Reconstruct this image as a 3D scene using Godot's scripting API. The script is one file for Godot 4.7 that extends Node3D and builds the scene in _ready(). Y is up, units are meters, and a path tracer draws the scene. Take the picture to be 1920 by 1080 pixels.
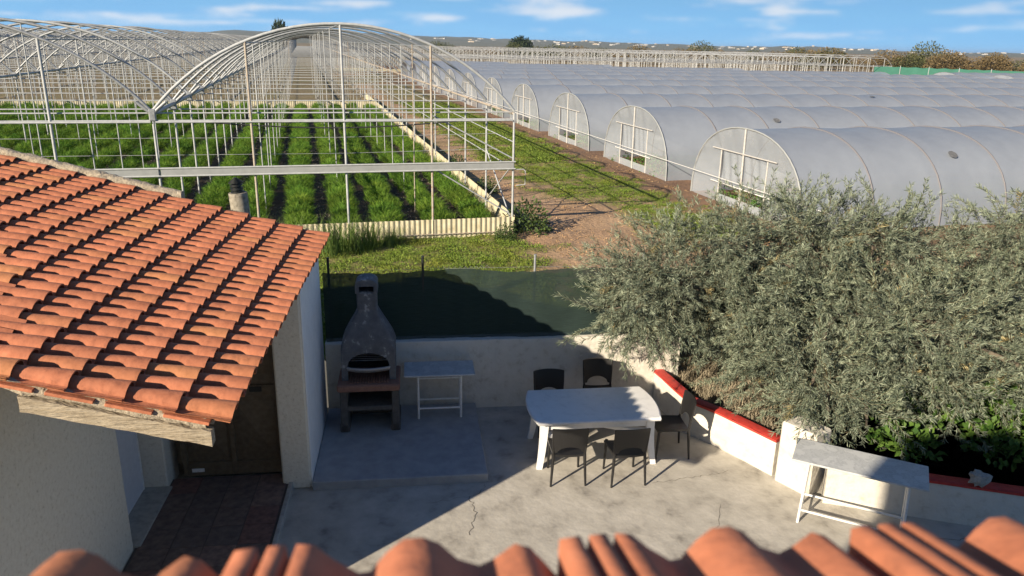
extends Node3D

# ---------------------------------------------------------------- frames
const YC := 7.5     # courtyard, outbuilding and main house turn
const YF := 15.0    # greenhouses and polytunnels turn
const FY := 0.8     # level of the field above the courtyard
var rng := RandomNumberGenerator.new()
var M := {}
var taken := {}
const ORD := ["first", "second", "third", "fourth", "fifth", "sixth", "seventh", "eighth", "ninth", "tenth", "eleventh", "twelfth", "thirteenth", "fourteenth", "fifteenth", "sixteenth", "seventeenth", "eighteenth", "nineteenth", "twentieth", "twenty-first", "twenty-second", "twenty-third", "twenty-fourth", "twenty-fifth"]

func fr(a: float, b: float, y: float, yaw: float) -> Vector3:
	var t := deg_to_rad(yaw)
	return Vector3(a * cos(t) - b * sin(t), y, -a * sin(t) - b * cos(t))
func cy(a: float, b: float, y := 0.0) -> Vector3:
	return fr(a, b, y, YC)
func fl(a: float, b: float, y := FY) -> Vector3:
	return fr(a, b, y, YF)
func to_frame(p: Vector3, yaw: float) -> Vector2:
	var t := deg_to_rad(yaw)
	return Vector2(p.x * cos(t) - p.z * sin(t), -p.x * sin(t) - p.z * cos(t))
func L3(a: float, b: float, y: float) -> Vector3:   # local point of a thing turned with its frame
	return Vector3(a, y, -b)

# ---------------------------------------------------------------- mesh builder
class MB:
	var v := PackedVector3Array()
	var n := PackedVector3Array()
	var c := PackedColorArray()
	var col := Color.WHITE
	var coloured := false
	func trin(a: Vector3, b: Vector3, d: Vector3, na: Vector3, nb: Vector3, nd: Vector3) -> void:
		v.append(a); v.append(d); v.append(b)
		n.append(na); n.append(nd); n.append(nb)
		c.append(col); c.append(col); c.append(col)
	func tri(a: Vector3, b: Vector3, d: Vector3) -> void:
		var nn := (b - a).cross(d - a).normalized()
		trin(a, b, d, nn, nn, nn)
	func quad(a: Vector3, b: Vector3, d: Vector3, e: Vector3) -> void:
		tri(a, b, d); tri(a, d, e)
	func box(ce: Vector3, s: Vector3, bs := Basis.IDENTITY, ch := 0.0) -> void:
		var h := s * 0.5
		var k := minf(ch, minf(h.x, minf(h.y, h.z)) * 0.9)
		for ax in 3:
			var u := (ax + 1) % 3
			var w := (ax + 2) % 3
			for sg: float in [-1.0, 1.0]:
				var q: Array[Vector3] = []
				for st in [[-1, -1], [1, -1], [1, 1], [-1, 1]]:
					var p := Vector3.ZERO
					p[ax] = sg * h[ax]; p[u] = st[0] * (h[u] - k); p[w] = st[1] * (h[w] - k)
					q.append(ce + bs * p)
				if sg > 0: quad(q[0], q[1], q[2], q[3])
				else: quad(q[3], q[2], q[1], q[0])
		if k > 0.0:
			for ax in 3:
				var u := (ax + 1) % 3
				var w := (ax + 2) % 3
				for su: float in [-1.0, 1.0]:
					for sw: float in [-1.0, 1.0]:
						var e: Array[Vector3] = []
						for t in [[-1, 0], [1, 0], [1, 1], [-1, 1]]:
							var p := Vector3.ZERO
							p[ax] = t[0] * (h[ax] - k)
							p[u] = su * (h[u] - (k if t[1] == 1 else 0.0))
							p[w] = sw * (h[w] - (0.0 if t[1] == 1 else k))
							e.append(ce + bs * p)
						if su * sw > 0: quad(e[0], e[1], e[2], e[3])
						else: quad(e[3], e[2], e[1], e[0])
			for sx: float in [-1.0, 1.0]:
				for sy: float in [-1.0, 1.0]:
					for sz: float in [-1.0, 1.0]:
						var a := ce + bs * Vector3(sx * h.x, sy * (h.y - k), sz * (h.z - k))
						var b := ce + bs * Vector3(sx * (h.x - k), sy * h.y, sz * (h.z - k))
						var d := ce + bs * Vector3(sx * (h.x - k), sy * (h.y - k), sz * h.z)
						if sx * sy * sz > 0: tri(a, b, d)
						else: tri(a, d, b)
	func tube(pts: Array, r: float, sides := 6, r2 := -1.0) -> void:
		var rows := []
		var nrm := []
		var m := pts.size()
		for i in m:
			var t: Vector3 = (pts[mini(i + 1, m - 1)] - pts[maxi(i - 1, 0)]).normalized()
			var up := Vector3.UP if absf(t.y) < 0.9 else Vector3.RIGHT
			var x := up.cross(t).normalized()
			var y := t.cross(x)
			var rr := r if r2 < 0.0 else lerpf(r, r2, float(i) / maxf(1.0, m - 1))
			var row := []
			var rn := []
			for k in sides:
				var g := TAU * k / sides
				var d := x * cos(g) + y * sin(g)
				row.append(pts[i] + d * rr); rn.append(d)
			rows.append(row); nrm.append(rn)
		for i in m - 1:
			for k in sides:
				var j := (k + 1) % sides
				trin(rows[i][k], rows[i][j], rows[i + 1][j], nrm[i][k], nrm[i][j], nrm[i + 1][j])
				trin(rows[i][k], rows[i + 1][j], rows[i + 1][k], nrm[i][k], nrm[i + 1][j], nrm[i + 1][k])
		for k in range(1, sides - 1):
			tri(rows[0][0], rows[0][k + 1], rows[0][k])
			tri(rows[m - 1][0], rows[m - 1][k], rows[m - 1][k + 1])
	func grid(rows: Array, wrap := false, flip := false) -> void:   # smooth sheet over rows of points
		var m := rows.size()
		var w: int = rows[0].size()
		var nn := []
		for i in m:
			var r := []
			for k in w:
				var l: int = (k - 1 + w) % w if wrap else maxi(k - 1, 0)
				var q: int = (k + 1) % w if wrap else mini(k + 1, w - 1)
				var du: Vector3 = rows[i][q] - rows[i][l]
				var dv: Vector3 = rows[mini(i + 1, m - 1)][k] - rows[maxi(i - 1, 0)][k]
				var x := du.cross(dv).normalized()
				r.append(-x if flip else x)
			nn.append(r)
		for i in m - 1:
			for k in (w if wrap else w - 1):
				var j := (k + 1) % w
				if flip:
					trin(rows[i][k], rows[i + 1][j], rows[i][j], nn[i][k], nn[i + 1][j], nn[i][j])
					trin(rows[i][k], rows[i + 1][k], rows[i + 1][j], nn[i][k], nn[i + 1][k], nn[i + 1][j])
				else:
					trin(rows[i][k], rows[i][j], rows[i + 1][j], nn[i][k], nn[i][j], nn[i + 1][j])
					trin(rows[i][k], rows[i + 1][j], rows[i + 1][k], nn[i][k], nn[i + 1][j], nn[i + 1][k])
	func flatgrid(rows: Array, wrap := false) -> void:
		var w: int = rows[0].size()
		for i in rows.size() - 1:
			for k in (w if wrap else w - 1):
				var j := (k + 1) % w
				quad(rows[i][k], rows[i][j], rows[i + 1][j], rows[i + 1][k])
	func prism(poly: PackedVector2Array, f: Callable, d0: float, d1: float) -> void:   # f(x, y, depth) -> Vector3
		var ids := Geometry2D.triangulate_polygon(poly)
		for i in range(0, ids.size(), 3):
			tri(f.call(poly[ids[i]], d0), f.call(poly[ids[i + 1]], d0), f.call(poly[ids[i + 2]], d0))
			tri(f.call(poly[ids[i]], d1), f.call(poly[ids[i + 2]], d1), f.call(poly[ids[i + 1]], d1))
		for i in poly.size():
			var p := poly[i]
			var q := poly[(i + 1) % poly.size()]
			quad(f.call(p, d0), f.call(p, d1), f.call(q, d1), f.call(q, d0))
	func mesh() -> ArrayMesh:
		var a := []
		a.resize(Mesh.ARRAY_MAX)
		a[Mesh.ARRAY_VERTEX] = v
		a[Mesh.ARRAY_NORMAL] = n
		if coloured: a[Mesh.ARRAY_COLOR] = c
		var m := ArrayMesh.new()
		m.add_surface_from_arrays(Mesh.PRIMITIVE_TRIANGLES, a)
		return m

func fxy(p: Vector2, d: float) -> Vector3:
	return Vector3(p.x, p.y, d)
func fxz(p: Vector2, d: float) -> Vector3:
	return Vector3(p.x, d, -p.y)
func fzy(p: Vector2, d: float) -> Vector3:
	return Vector3(d, p.y, -p.x)

# ---------------------------------------------------------------- nodes
func numbered(parent: Node, called: String) -> String:
	var key := str(parent.get_instance_id()) + called
	var k: int = taken.get(key, 0)
	taken[key] = k + 1
	return called if k == 0 else "%s_%03d" % [called, k]
func put(o: Node3D, called: String, parent: Node = null) -> Node3D:
	var p: Node = parent if parent else self
	o.name = numbered(p, called)
	p.add_child(o)
	return o
func tag(o: Node, label: String, category: String, group := "", kind := "") -> Node:
	if label: o.set_meta("label", label)
	if category: o.set_meta("category", category)
	if group: o.set_meta("group", group)
	if kind: o.set_meta("kind", kind)
	return o
func thing(called: String, label: String, category: String, at := Vector3.ZERO, yaw := 0.0, group := "") -> Node3D:
	var o := Node3D.new()
	put(o, called)
	o.position = at
	o.rotation.y = deg_to_rad(yaw)
	tag(o, label, category, group)
	return o
func part(called: String, shape: Variant, m: Material, parent: Node = null, at := Vector3.ZERO, bs := Basis.IDENTITY) -> MeshInstance3D:
	var o := MeshInstance3D.new()
	o.mesh = (shape as MB).mesh() if shape is MB else shape
	o.material_override = m
	o.transform = Transform3D(bs, at)
	put(o, called, parent)
	return o
func struct(called: String, shape: Variant, m: Material, at := Vector3.ZERO, yaw := 0.0) -> MeshInstance3D:
	var o := part(called, shape, m, null, at, Basis(Vector3.UP, deg_to_rad(yaw)))
	o.set_meta("kind", "structure")
	return o
func multi(called: String, m: Mesh, mat: Material, xf: Array, cols: Array, parent: Node = null) -> MultiMeshInstance3D:
	var mm := MultiMesh.new()
	mm.transform_format = MultiMesh.TRANSFORM_3D
	mm.use_colors = cols.size() > 0
	mm.mesh = m
	mm.instance_count = xf.size()
	for i in xf.size():
		mm.set_instance_transform(i, xf[i])
		if cols.size() > 0: mm.set_instance_color(i, cols[i])
	var o := MultiMeshInstance3D.new()
	o.multimesh = mm
	o.material_override = mat
	put(o, called, parent)
	return o

# ---------------------------------------------------------------- materials
func lin(r: float, g: float, b: float) -> Color:
	return Color(r, g, b).linear_to_srgb()
func noise_img(size: int, freq: float, oct: int, sd: int, kind := FastNoiseLite.TYPE_SIMPLEX_SMOOTH) -> Image:
	var f := FastNoiseLite.new()
	f.noise_type = kind
	f.seed = sd
	f.frequency = freq
	f.fractal_octaves = oct
	f.fractal_gain = 0.6
	return f.get_seamless_image(size, size)
# colour texture that runs through stops of a linear-colour ramp along a noise
func ramp_tex(img: Image, stops: Array) -> ImageTexture:
	var lut := []
	for i in 256:
		var t := i / 255.0
		var c: Color = stops[0][1]
		for k in stops.size() - 1:
			if t >= stops[k][0]:
				var u := clampf((t - stops[k][0]) / maxf(1e-4, stops[k + 1][0] - stops[k][0]), 0, 1)
				c = (stops[k][1] as Color).lerp(stops[k + 1][1], u)
		lut.append(c.linear_to_srgb())
	var o := Image.create(img.get_width(), img.get_height(), false, Image.FORMAT_RGB8)
	var d := img.get_data()
	var w := img.get_width()
	var bytes := PackedByteArray()
	bytes.resize(d.size() * 3)
	for i in d.size():
		var c: Color = lut[d[i]]
		bytes[i * 3] = c.r8; bytes[i * 3 + 1] = c.g8; bytes[i * 3 + 2] = c.b8
	o = Image.create_from_data(w, img.get_height(), false, Image.FORMAT_RGB8, bytes)
	return ImageTexture.create_from_image(o)
func bump_tex(img: Image, k: float) -> ImageTexture:
	var o: Image = img.duplicate()
	o.convert(Image.FORMAT_RGBA8)
	o.bump_map_to_normal_map(k)
	return ImageTexture.create_from_image(o)
var bump_fine: ImageTexture
var bump_coarse: ImageTexture
func mat(stops: Array, size_m: float, rough: float, o := {}) -> StandardMaterial3D:
	var m := StandardMaterial3D.new()
	m.roughness = rough
	if stops.size() == 1:
		m.albedo_color = (stops[0][1] as Color).linear_to_srgb()
	else:
		m.albedo_texture = ramp_tex(noise_img(o.get("px", 512), o.get("freq", 0.012), o.get("oct", 5), o.get("seed", 3)), stops)
	m.uv1_triplanar = true
	m.uv1_world_triplanar = o.get("world", true)
	m.uv1_scale = Vector3.ONE / size_m
	m.metallic = o.get("metal", 0.0)
	m.metallic_specular = o.get("spec", 0.5)
	if o.has("bump"):
		m.normal_enabled = true
		m.normal_texture = bump_coarse if o.get("coarse", false) else bump_fine
		m.normal_scale = o.bump
	if o.has("alpha"):
		m.transparency = BaseMaterial3D.TRANSPARENCY_ALPHA
		m.albedo_color = Color(m.albedo_color, o.alpha)
	if o.has("tint"):
		m.vertex_color_use_as_albedo = true
	if o.has("back"):
		m.backlight_enabled = true
		m.backlight = (o.back as Color)
	m.cull_mode = BaseMaterial3D.CULL_DISABLED
	return m
func C(r: float, g: float, b: float) -> Color:
	return Color(r, g, b)

func make_materials() -> void:
	bump_fine = bump_tex(noise_img(512, 0.05, 5, 11), 5.0)
	bump_coarse = bump_tex(noise_img(512, 0.015, 6, 12), 9.0)
	M.concrete = mat([[0.0, C(.19, .178, .16)], [0.25, C(.34, .322, .288)], [0.42, C(.405, .385, .345)], [0.6, C(.44, .42, .376)], [0.8, C(.485, .463, .418)], [1.0, C(.40, .378, .338)]], 4.1, 0.9, {"px": 2048, "freq": 0.0035, "oct": 9, "bump": 0.1, "seed": 5})
	M.platform = mat([[0.0, C(.26, .27, .285)], [0.5, C(.32, .33, .345)], [1.0, C(.38, .39, .40)]], 1.7, 0.6, {"seed": 8, "bump": 0.15})
	M.whitewall = mat([[0.0, C(.42, .38, .32)], [0.22, C(.55, .52, .46)], [0.38, C(.61, .585, .53)], [1.0, C(.65, .625, .575)]], 2.3, 0.85, {"px": 1024, "freq": 0.01, "oct": 6, "bump": 0.4, "coarse": true, "seed": 21})
	M.plaster = mat([[0.0, C(.70, .71, .72)], [1.0, C(.80, .81, .82)]], 1.5, 0.8, {"bump": 0.2, "seed": 22})
	M.stucco = mat([[0.0, C(.30, .27, .20)], [0.14, C(.50, .47, .38)], [0.3, C(.67, .63, .54)], [0.6, C(.71, .675, .585)], [1.0, C(.75, .72, .63)]], 1.3, 0.95, {"px": 1024, "freq": 0.02, "oct": 6, "bump": 0.25, "seed": 23})
	M.redpaint = mat([[0.0, C(.28, .035, .03)], [0.4, C(.47, .045, .035)], [1.0, C(.56, .06, .045)]], 0.7, 0.55, {"bump": 0.4, "seed": 24})
	M.tile = []
	for i in 5:
		var k: float = [1.0, 0.9, 1.08, 0.96, 1.0][i]
		var y: float = [0.0, 0.0, 0.0, 0.01, 0.025][i]
		M.tile.append(mat([[0.0, C(.20 * k, .085 * k, .055 * k)], [0.16, C(.32 * k, .112 * k + y, .060 * k)], [0.45, C(.44 * k, .155 * k + y, .080 * k)], [1.0, C(.53 * k, .205 * k + y, .112 * k)]], 0.55, 0.85, {"px": 512, "freq": 0.014, "oct": 6, "bump": 0.25, "seed": 30 + i}))
	M.oldwood = mat([[0.0, C(.11, .085, .06)], [0.4, C(.30, .25, .18)], [1.0, C(.46, .41, .33)]], 0.5, 0.95, {"bump": 1.2, "coarse": true, "seed": 40})
	M.oldwood.uv1_scale = Vector3(0.5, 14, 3)
	M.mortar = mat([[0.0, C(.12, .10, .075)], [0.4, C(.34, .29, .22)], [1.0, C(.52, .47, .38)]], 0.35, 0.97, {"bump": 1.5, "coarse": true, "seed": 41, "freq": 0.03})
	M.steel = mat([[0.0, C(.20, .215, .23)], [0.5, C(.31, .33, .35)], [1.0, C(.41, .43, .45)]], 0.6, 0.5, {"metal": 0.35, "seed": 42})
	M.rail = mat([[0.0, C(.30, .32, .335)], [0.6, C(.42, .445, .465)], [1.0, C(.50, .52, .53)]], 0.8, 0.6, {"seed": 43})
	M.rust = mat([[0.0, C(.35, .34, .32)], [0.55, C(.40, .36, .30)], [0.8, C(.26, .12, .05)]], 0.5, 0.8, {"seed": 44})
	M.sheet = mat([[0.0, C(.27, .29, .30)], [1.0, C(.36, .38, .39)]], 2.0, 0.45, {"seed": 45})
	M.corrugated = mat([[0.0, C(.33, .29, .18)], [0.35, C(.50, .46, .32)], [1.0, C(.60, .565, .43)]], 1.8, 0.7, {"seed": 46})
	M.film = mat([[0.0, C(.29, .325, .385)], [0.5, C(.315, .355, .42)], [1.0, C(.345, .385, .45)]], 4.3, 0.38, {"alpha": 0.82, "seed": 47, "spec": 0.5, "bump": 0.05, "coarse": true, "oct": 5, "back": Color(.35, .36, .40)})
	M.clearfilm = mat([[0.0, C(.52, .58, .66)], [0.5, C(.58, .64, .72)], [1.0, C(.66, .71, .78)]], 3.0, 0.12, {"alpha": 0.36, "seed": 48, "oct": 3})
	M.hoop = mat([[0.5, C(.17, .165, .18)]], 1.0, 0.6)
	M.endpost = mat([[0.0, C(.38, .37, .36)], [1.0, C(.55, .55, .54)]], 0.6, 0.7, {"seed": 49})
	M.net = mat([[0.0, C(.008, .020, .019)], [0.5, C(.013, .030, .028)], [1.0, C(.021, .042, .037)]], 1.2, 0.9, {"alpha": 0.9, "seed": 50})
	M.net.uv1_scale = Vector3(.7, 9.0, .7)
	M.farnet = mat([[0.0, C(.03, .13, .10)], [1.0, C(.045, .17, .13)]], 6.0, 0.9, {"seed": 51})
	M.blackmetal = mat([[0.5, C(.012, .015, .016)]], 1.0, 0.5)
	M.blackplastic = mat([[0.0, C(.011, .011, .012)], [1.0, C(.017, .017, .018)]], 0.3, 0.42, {"bump": 0.1, "seed": 52})
	M.whiteplastic = mat([[0.0, C(.68, .69, .71)], [0.4, C(.77, .78, .80)], [1.0, C(.80, .81, .83)]], 1.1, 0.38, {"seed": 53})
	M.whitemetal = mat([[0.0, C(.58, .57, .54)], [0.4, C(.74, .74, .73)], [1.0, C(.79, .79, .78)]], 0.5, 0.45, {"seed": 54})
	M.marble = mat([[0.0, C(.34, .36, .37)], [0.42, C(.50, .52, .53)], [0.5, C(.40, .42, .43)], [0.58, C(.52, .54, .55)], [1.0, C(.56, .58, .58)]], 1.4, 0.35, {"seed": 55, "oct": 6})
	M.bbq = mat([[0.0, C(.075, .08, .09)], [0.5, C(.115, .12, .13)], [0.74, C(.135, .14, .15)], [0.84, C(.30, .31, .32)], [1.0, C(.38, .39, .40)]], 1.1, 0.9, {"seed": 56, "bump": 0.6, "oct": 6})
	M.bbqbase = mat([[0.0, C(.075, .07, .065)], [1.0, C(.13, .12, .11)]], 0.6, 0.95, {"seed": 57, "bump": 0.8})
	M.bbqshelf = mat([[0.0, C(.20, .10, .07)], [1.0, C(.30, .16, .115)]], 0.5, 0.9, {"seed": 58, "bump": 0.4})
	M.soot = mat([[0.5, C(.02, .02, .02)]], 1.0, 0.95)
	M.tray = mat([[0.0, C(.25, .25, .26)], [1.0, C(.45, .45, .46)]], 0.2, 0.5, {"metal": 0.5, "seed": 59})
	M.doorwood = mat([[0.0, C(.085, .062, .038)], [0.5, C(.12, .09, .055)], [1.0, C(.155, .118, .075)]], 0.6, 0.55, {"seed": 60})
	M.whitedoor = mat([[0.0, C(.60, .62, .68)], [1.0, C(.70, .72, .78)]], 0.8, 0.6, {"seed": 61})
	M.porch = []
	for i in 4:
		var p: Color = [C(.17, .095, .08), C(.15, .11, .095), C(.19, .13, .11), C(.13, .10, .09)][i]
		M.porch.append(mat([[0.0, p * 0.6], [0.5, p], [1.0, p * 1.35]], 0.45, 0.8, {"px": 256, "seed": 62 + i, "bump": 0.3}))
	M.stoneslab = mat([[0.0, C(.26, .26, .24)], [0.5, C(.38, .38, .36)], [1.0, C(.46, .46, .43)]], 0.9, 0.7, {"seed": 70})
	M.rock = mat([[0.0, C(.22, .21, .19)], [1.0, C(.44, .43, .40)]], 0.15, 0.95, {"seed": 71, "bump": 1.5, "coarse": true})
	M.trunk = mat([[0.0, C(.07, .055, .04)], [1.0, C(.20, .17, .13)]], 0.25, 0.95, {"seed": 72, "bump": 1.5, "coarse": true})
	M.ground = mat([[0.0, C(.55, .55, .55)], [0.5, C(.85, .85, .85)], [1.0, C(1, 1, 1)]], 1.3, 0.97, {"px": 1024, "freq": 0.03, "oct": 6, "seed": 73, "tint": true, "bump": 1.2, "coarse": true})
	M.leaf = mat([[0.5, C(1, 1, 1)]], 1.0, 0.6, {"tint": true, "back": Color(.35, .38, .2), "spec": 0.3})
	M.feather = mat([[0.5, C(1, 1, 1)]], 1.0, 0.75, {"tint": true, "back": Color(.5, .6, .2), "spec": 0.2})
	M.crack = mat([[0.5, C(.10, .09, .075)]], 1.0, 1.0)
	M.town = [mat([[0.5, C(.42, .41, .40)]], 1.0, 0.9), mat([[0.5, C(.55, .47, .38)]], 1.0, 0.9)]
	M.townroof = mat([[0.5, C(.36, .24, .18)]], 1.0, 0.9)
	M.hill = mat([[0.0, C(.075, .085, .06)], [0.5, C(.12, .12, .08)], [1.0, C(.17, .155, .11)]], 400.0, 1.0, {"seed": 75})
	M.pipe = mat([[0.0, C(.10, .09, .075)], [0.4, C(.27, .245, .20)], [1.0, C(.40, .37, .31)]], 0.4, 0.95, {"seed": 76, "bump": 0.8})
	M.hose = mat([[0.5, C(.03, .03, .03)]], 1.0, 0.6)

# ---------------------------------------------------------------- sky
func make_sky() -> Sky:
	var w := 2048
	var h := 1024
	var data := PackedFloat32Array()
	data.resize(w * h * 3)
	var f := FastNoiseLite.new()
	f.seed = 4
	f.noise_type = FastNoiseLite.TYPE_SIMPLEX_SMOOTH
	f.frequency = 1.0
	f.fractal_octaves = 5
	f.fractal_gain = 0.55
	var g := FastNoiseLite.new()
	g.seed = 19
	g.frequency = 1.0
	g.fractal_octaves = 3
	for j in h:
		var el := (0.5 - (j + 0.5) / h) * 180.0
		var t := 1.0 - exp(-maxf(el, 0.0) / 12.0)
		var base := Vector3(.315, .69, 1.10).lerp(Vector3(.03, .08, .235), t)
		for i in w:
			var c := base
			if el < 0.0:
				c = Vector3(.20, .18, .14)
			elif el < 50.0:
				var az := (float(i) / w - 0.5) * 360.0
				var s := 1.0 / (0.9 + el * 0.10)   # clouds grow towards the zenith
				var r := deg_to_rad(az)
				var x := sin(r) * 14.0 * s
				var z := cos(r) * 14.0 * s
				var big := g.get_noise_3d(x * 0.35, z * 0.35, el * 0.22 * s)
				var d := f.get_noise_3d(x * 0.55, z * 0.55, el * 1.7 * s) * 0.75 + big * 0.55
				var low := smoothstep(0.2, 1.1, el)
				var q := smoothstep(0.0, 0.55, d) * low
				var under := smoothstep(-0.30, 0.2, g.get_noise_3d(x * 0.5 + 9.0, z * 0.5, el * 0.9 * s)) * 0.28
				c = c.lerp(Vector3(.25, .55, .96), under * low)
				c = c.lerp(Vector3(1.02, 1.07, 1.14) * (1.0 - .65 * t), q * 0.85)
			var o := (j * w + i) * 3
			data[o] = c.x; data[o + 1] = c.y; data[o + 2] = c.z
	var img := Image.create_from_data(w, h, false, Image.FORMAT_RGBF, data.to_byte_array())
	var pm := PanoramaSkyMaterial.new()
	pm.panorama = ImageTexture.create_from_image(img)
	var sky := Sky.new()
	sky.sky_material = pm
	return sky

# ================================================================ ready
func _ready() -> void:
	rng.seed = 7
	# camera
	var cam := Camera3D.new()
	cam.name = "camera"
	add_child(cam)
	var ca := CameraAttributesPhysical.new()
	ca.frustum_focal_length = 12.0 / tan(deg_to_rad(41.06 / 2.0))
	ca.frustum_focus_distance = 12.0
	ca.exposure_aperture = 7.0
	ca.frustum_near = 0.05
	ca.frustum_far = 12000.0
	cam.attributes = ca
	cam.fov = 41.06
	cam.near = 0.05
	cam.far = 12000.0
	cam.position = Vector3(0, 5.4, 0)
	cam.rotation_degrees = Vector3(-17.62, 0, 1.15)
	cam.current = true
	# sky, air and exposure
	var env := Environment.new()
	env.background_mode = Environment.BG_SKY
	env.sky = make_sky()
	env.background_energy_multiplier = 0.52
	env.tonemap_mode = Environment.TONE_MAPPER_LINEAR
	env.tonemap_exposure = 1.75
	env.fog_enabled = true
	env.fog_density = 0.00012
	env.fog_light_color = Color(.66, .79, .95)
	env.sdfgi_enabled = true
	env.ssao_enabled = true
	env.ssil_enabled = true
	var we := WorldEnvironment.new()
	we.name = "world_environment"
	we.environment = env
	add_child(we)
	# sun: low, behind the camera's left shoulder
	var sun := DirectionalLight3D.new()
	sun.name = "sun"
	add_child(sun)
	var az := deg_to_rad(43.0)
	var el := deg_to_rad(23.7)
	var dir := Vector3(sin(az) * cos(el), -sin(el), -cos(az) * cos(el))
	sun.look_at_from_position(Vector3.ZERO, dir, Vector3.UP)
	sun.light_energy = 1.6
	sun.light_color = Color(1.0, .93, .82)
	sun.light_angular_distance = 0.5
	sun.shadow_enabled = true
	make_materials()
	build_ground()
	build_courtyard()
	build_outbuilding()
	build_main_house()
	build_greenhouses()
	build_tunnels()
	build_crops()
	build_far()
	build_olives()
	build_furniture()
	build_weeds()

# ---------------------------------------------------------------- ground
var n1 := FastNoiseLite.new()
var n2 := FastNoiseLite.new()
func right_wall_a(b: float) -> float:   # back face of the low red-topped wall, courtyard frame
	var pl := [[11.2, 3.95], [9.75, 4.12], [9.4, 4.4], [8.6, 4.9], [8.0, 5.35], [7.2, 7.0], [6.3, 9.2], [-40.0, 120.0]]
	for i in pl.size() - 1:
		if b <= pl[i][0] and b >= pl[i + 1][0]:
			return remap(b, pl[i][0], pl[i + 1][0], pl[i][1], pl[i + 1][1])
	return 3.95
func greenness(p: Vector3) -> float:   # 0 bare earth .. 1 thick grass
	var q := to_frame(p, YF)
	var c := to_frame(p, YC)
	var w := n1.get_noise_2d(p.x * 0.9, p.z * 0.9) * 0.6 + n2.get_noise_2d(p.x, p.z) * 0.6
	var g := 0.0
	if q.x > 4.95 and q.x < 12.3 and q.y > 17.0:
		g = smoothstep(6.4, 8.0, q.x + w * 1.2) * (1.0 - smoothstep(10.7, 11.6, q.x + w * 1.6))
		g = maxf(g, (1.0 - smoothstep(5.0, 6.2, q.x)) * 0.7 * smoothstep(18.0, 22.0, q.y))
		g *= smoothstep(-0.55, 0.2, w + 0.15)
		g *= 1.0 - smoothstep(6.0, 7.0, q.x) * (1.0 - smoothstep(8.3, 9.3, q.x)) * (1.0 - smoothstep(21.0, 24.0, q.y)) * 0.95
	elif q.y < 18.5 and c.y > 10.0:
		g = smoothstep(-0.55, 0.1, w + 0.35) * (1.0 - smoothstep(4.3, 6.0, q.x + w * 1.8))
		if c.x > 6.0: g = 0.2
	elif q.y > 56.0 and q.x < 5.0:
		g = smoothstep(0.0, 0.5, w + 0.1) * 0.55
	elif c.y <= 11.0:
		g = smoothstep(0.0, 0.5, w) * 0.4 + smoothstep(6.4, 7.5, c.x) * 0.5
	return clampf(g, 0, 1)
func ground_col(p: Vector3) -> Color:
	var q := to_frame(p, YF)
	var c := to_frame(p, YC)
	var w := n1.get_noise_2d(p.x * 1.3, p.z * 1.3) * 0.5 + 0.5
	var k := n2.get_noise_2d(p.x * 1.7, p.z * 1.7) * 0.5 + 0.5
	var dirt := C(.36, .225, .13).lerp(C(.52, .355, .225), w)
	if q.x > 10.4 and q.x < 80.0 and q.y > 15.0:
		dirt = C(.14, .08, .05).lerp(C(.33, .20, .12), k)
	if q.x < 4.95 and q.y > 18.5 and q.y < 56.0:
		dirt = C(.055, .038, .03).lerp(C(.12, .085, .06), k * k)
		if absf(q.x - 4.6) < 0.35: dirt = C(.30, .22, .14)
	elif q.x < 5.0 and q.y >= 56.0 and q.y < 260.0:
		var band := n1.get_noise_1d(q.y * 1.3) * 0.5 + 0.5
		dirt = C(.20, .135, .07).lerp(C(.34, .27, .17), band).lerp(C(.14, .13, .05), k * 0.6)
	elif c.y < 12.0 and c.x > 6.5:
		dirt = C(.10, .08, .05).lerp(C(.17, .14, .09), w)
	elif c.y < 14.5 and c.x > 3.6:
		dirt = C(.30, .24, .155).lerp(C(.44, .37, .25), w)
	elif q.y >= 160.0 or q.x > 80.0:
		dirt = C(.18, .15, .08).lerp(C(.30, .22, .13), w)
	var grass := C(.12, .145, .03).lerp(C(.21, .20, .06), w)
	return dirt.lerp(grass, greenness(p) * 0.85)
func ground_y(p: Vector3) -> float:
	var c := to_frame(p, YC)
	var y := FY + n1.get_noise_2d(p.x * 2.1, p.z * 2.1) * 0.05
	if c.y < 11.0 and c.x > 3.0:
		y = lerpf(0.40, y, smoothstep(0.0, 2.2, c.x - right_wall_a(c.y)))
	elif c.x > 3.6 and c.y < 13.0:
		y = lerpf(0.55, y, clampf((c.y - 11.0) / 2.0 + (c.x - 3.9) / 2.2, 0, 1))
	return y
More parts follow.
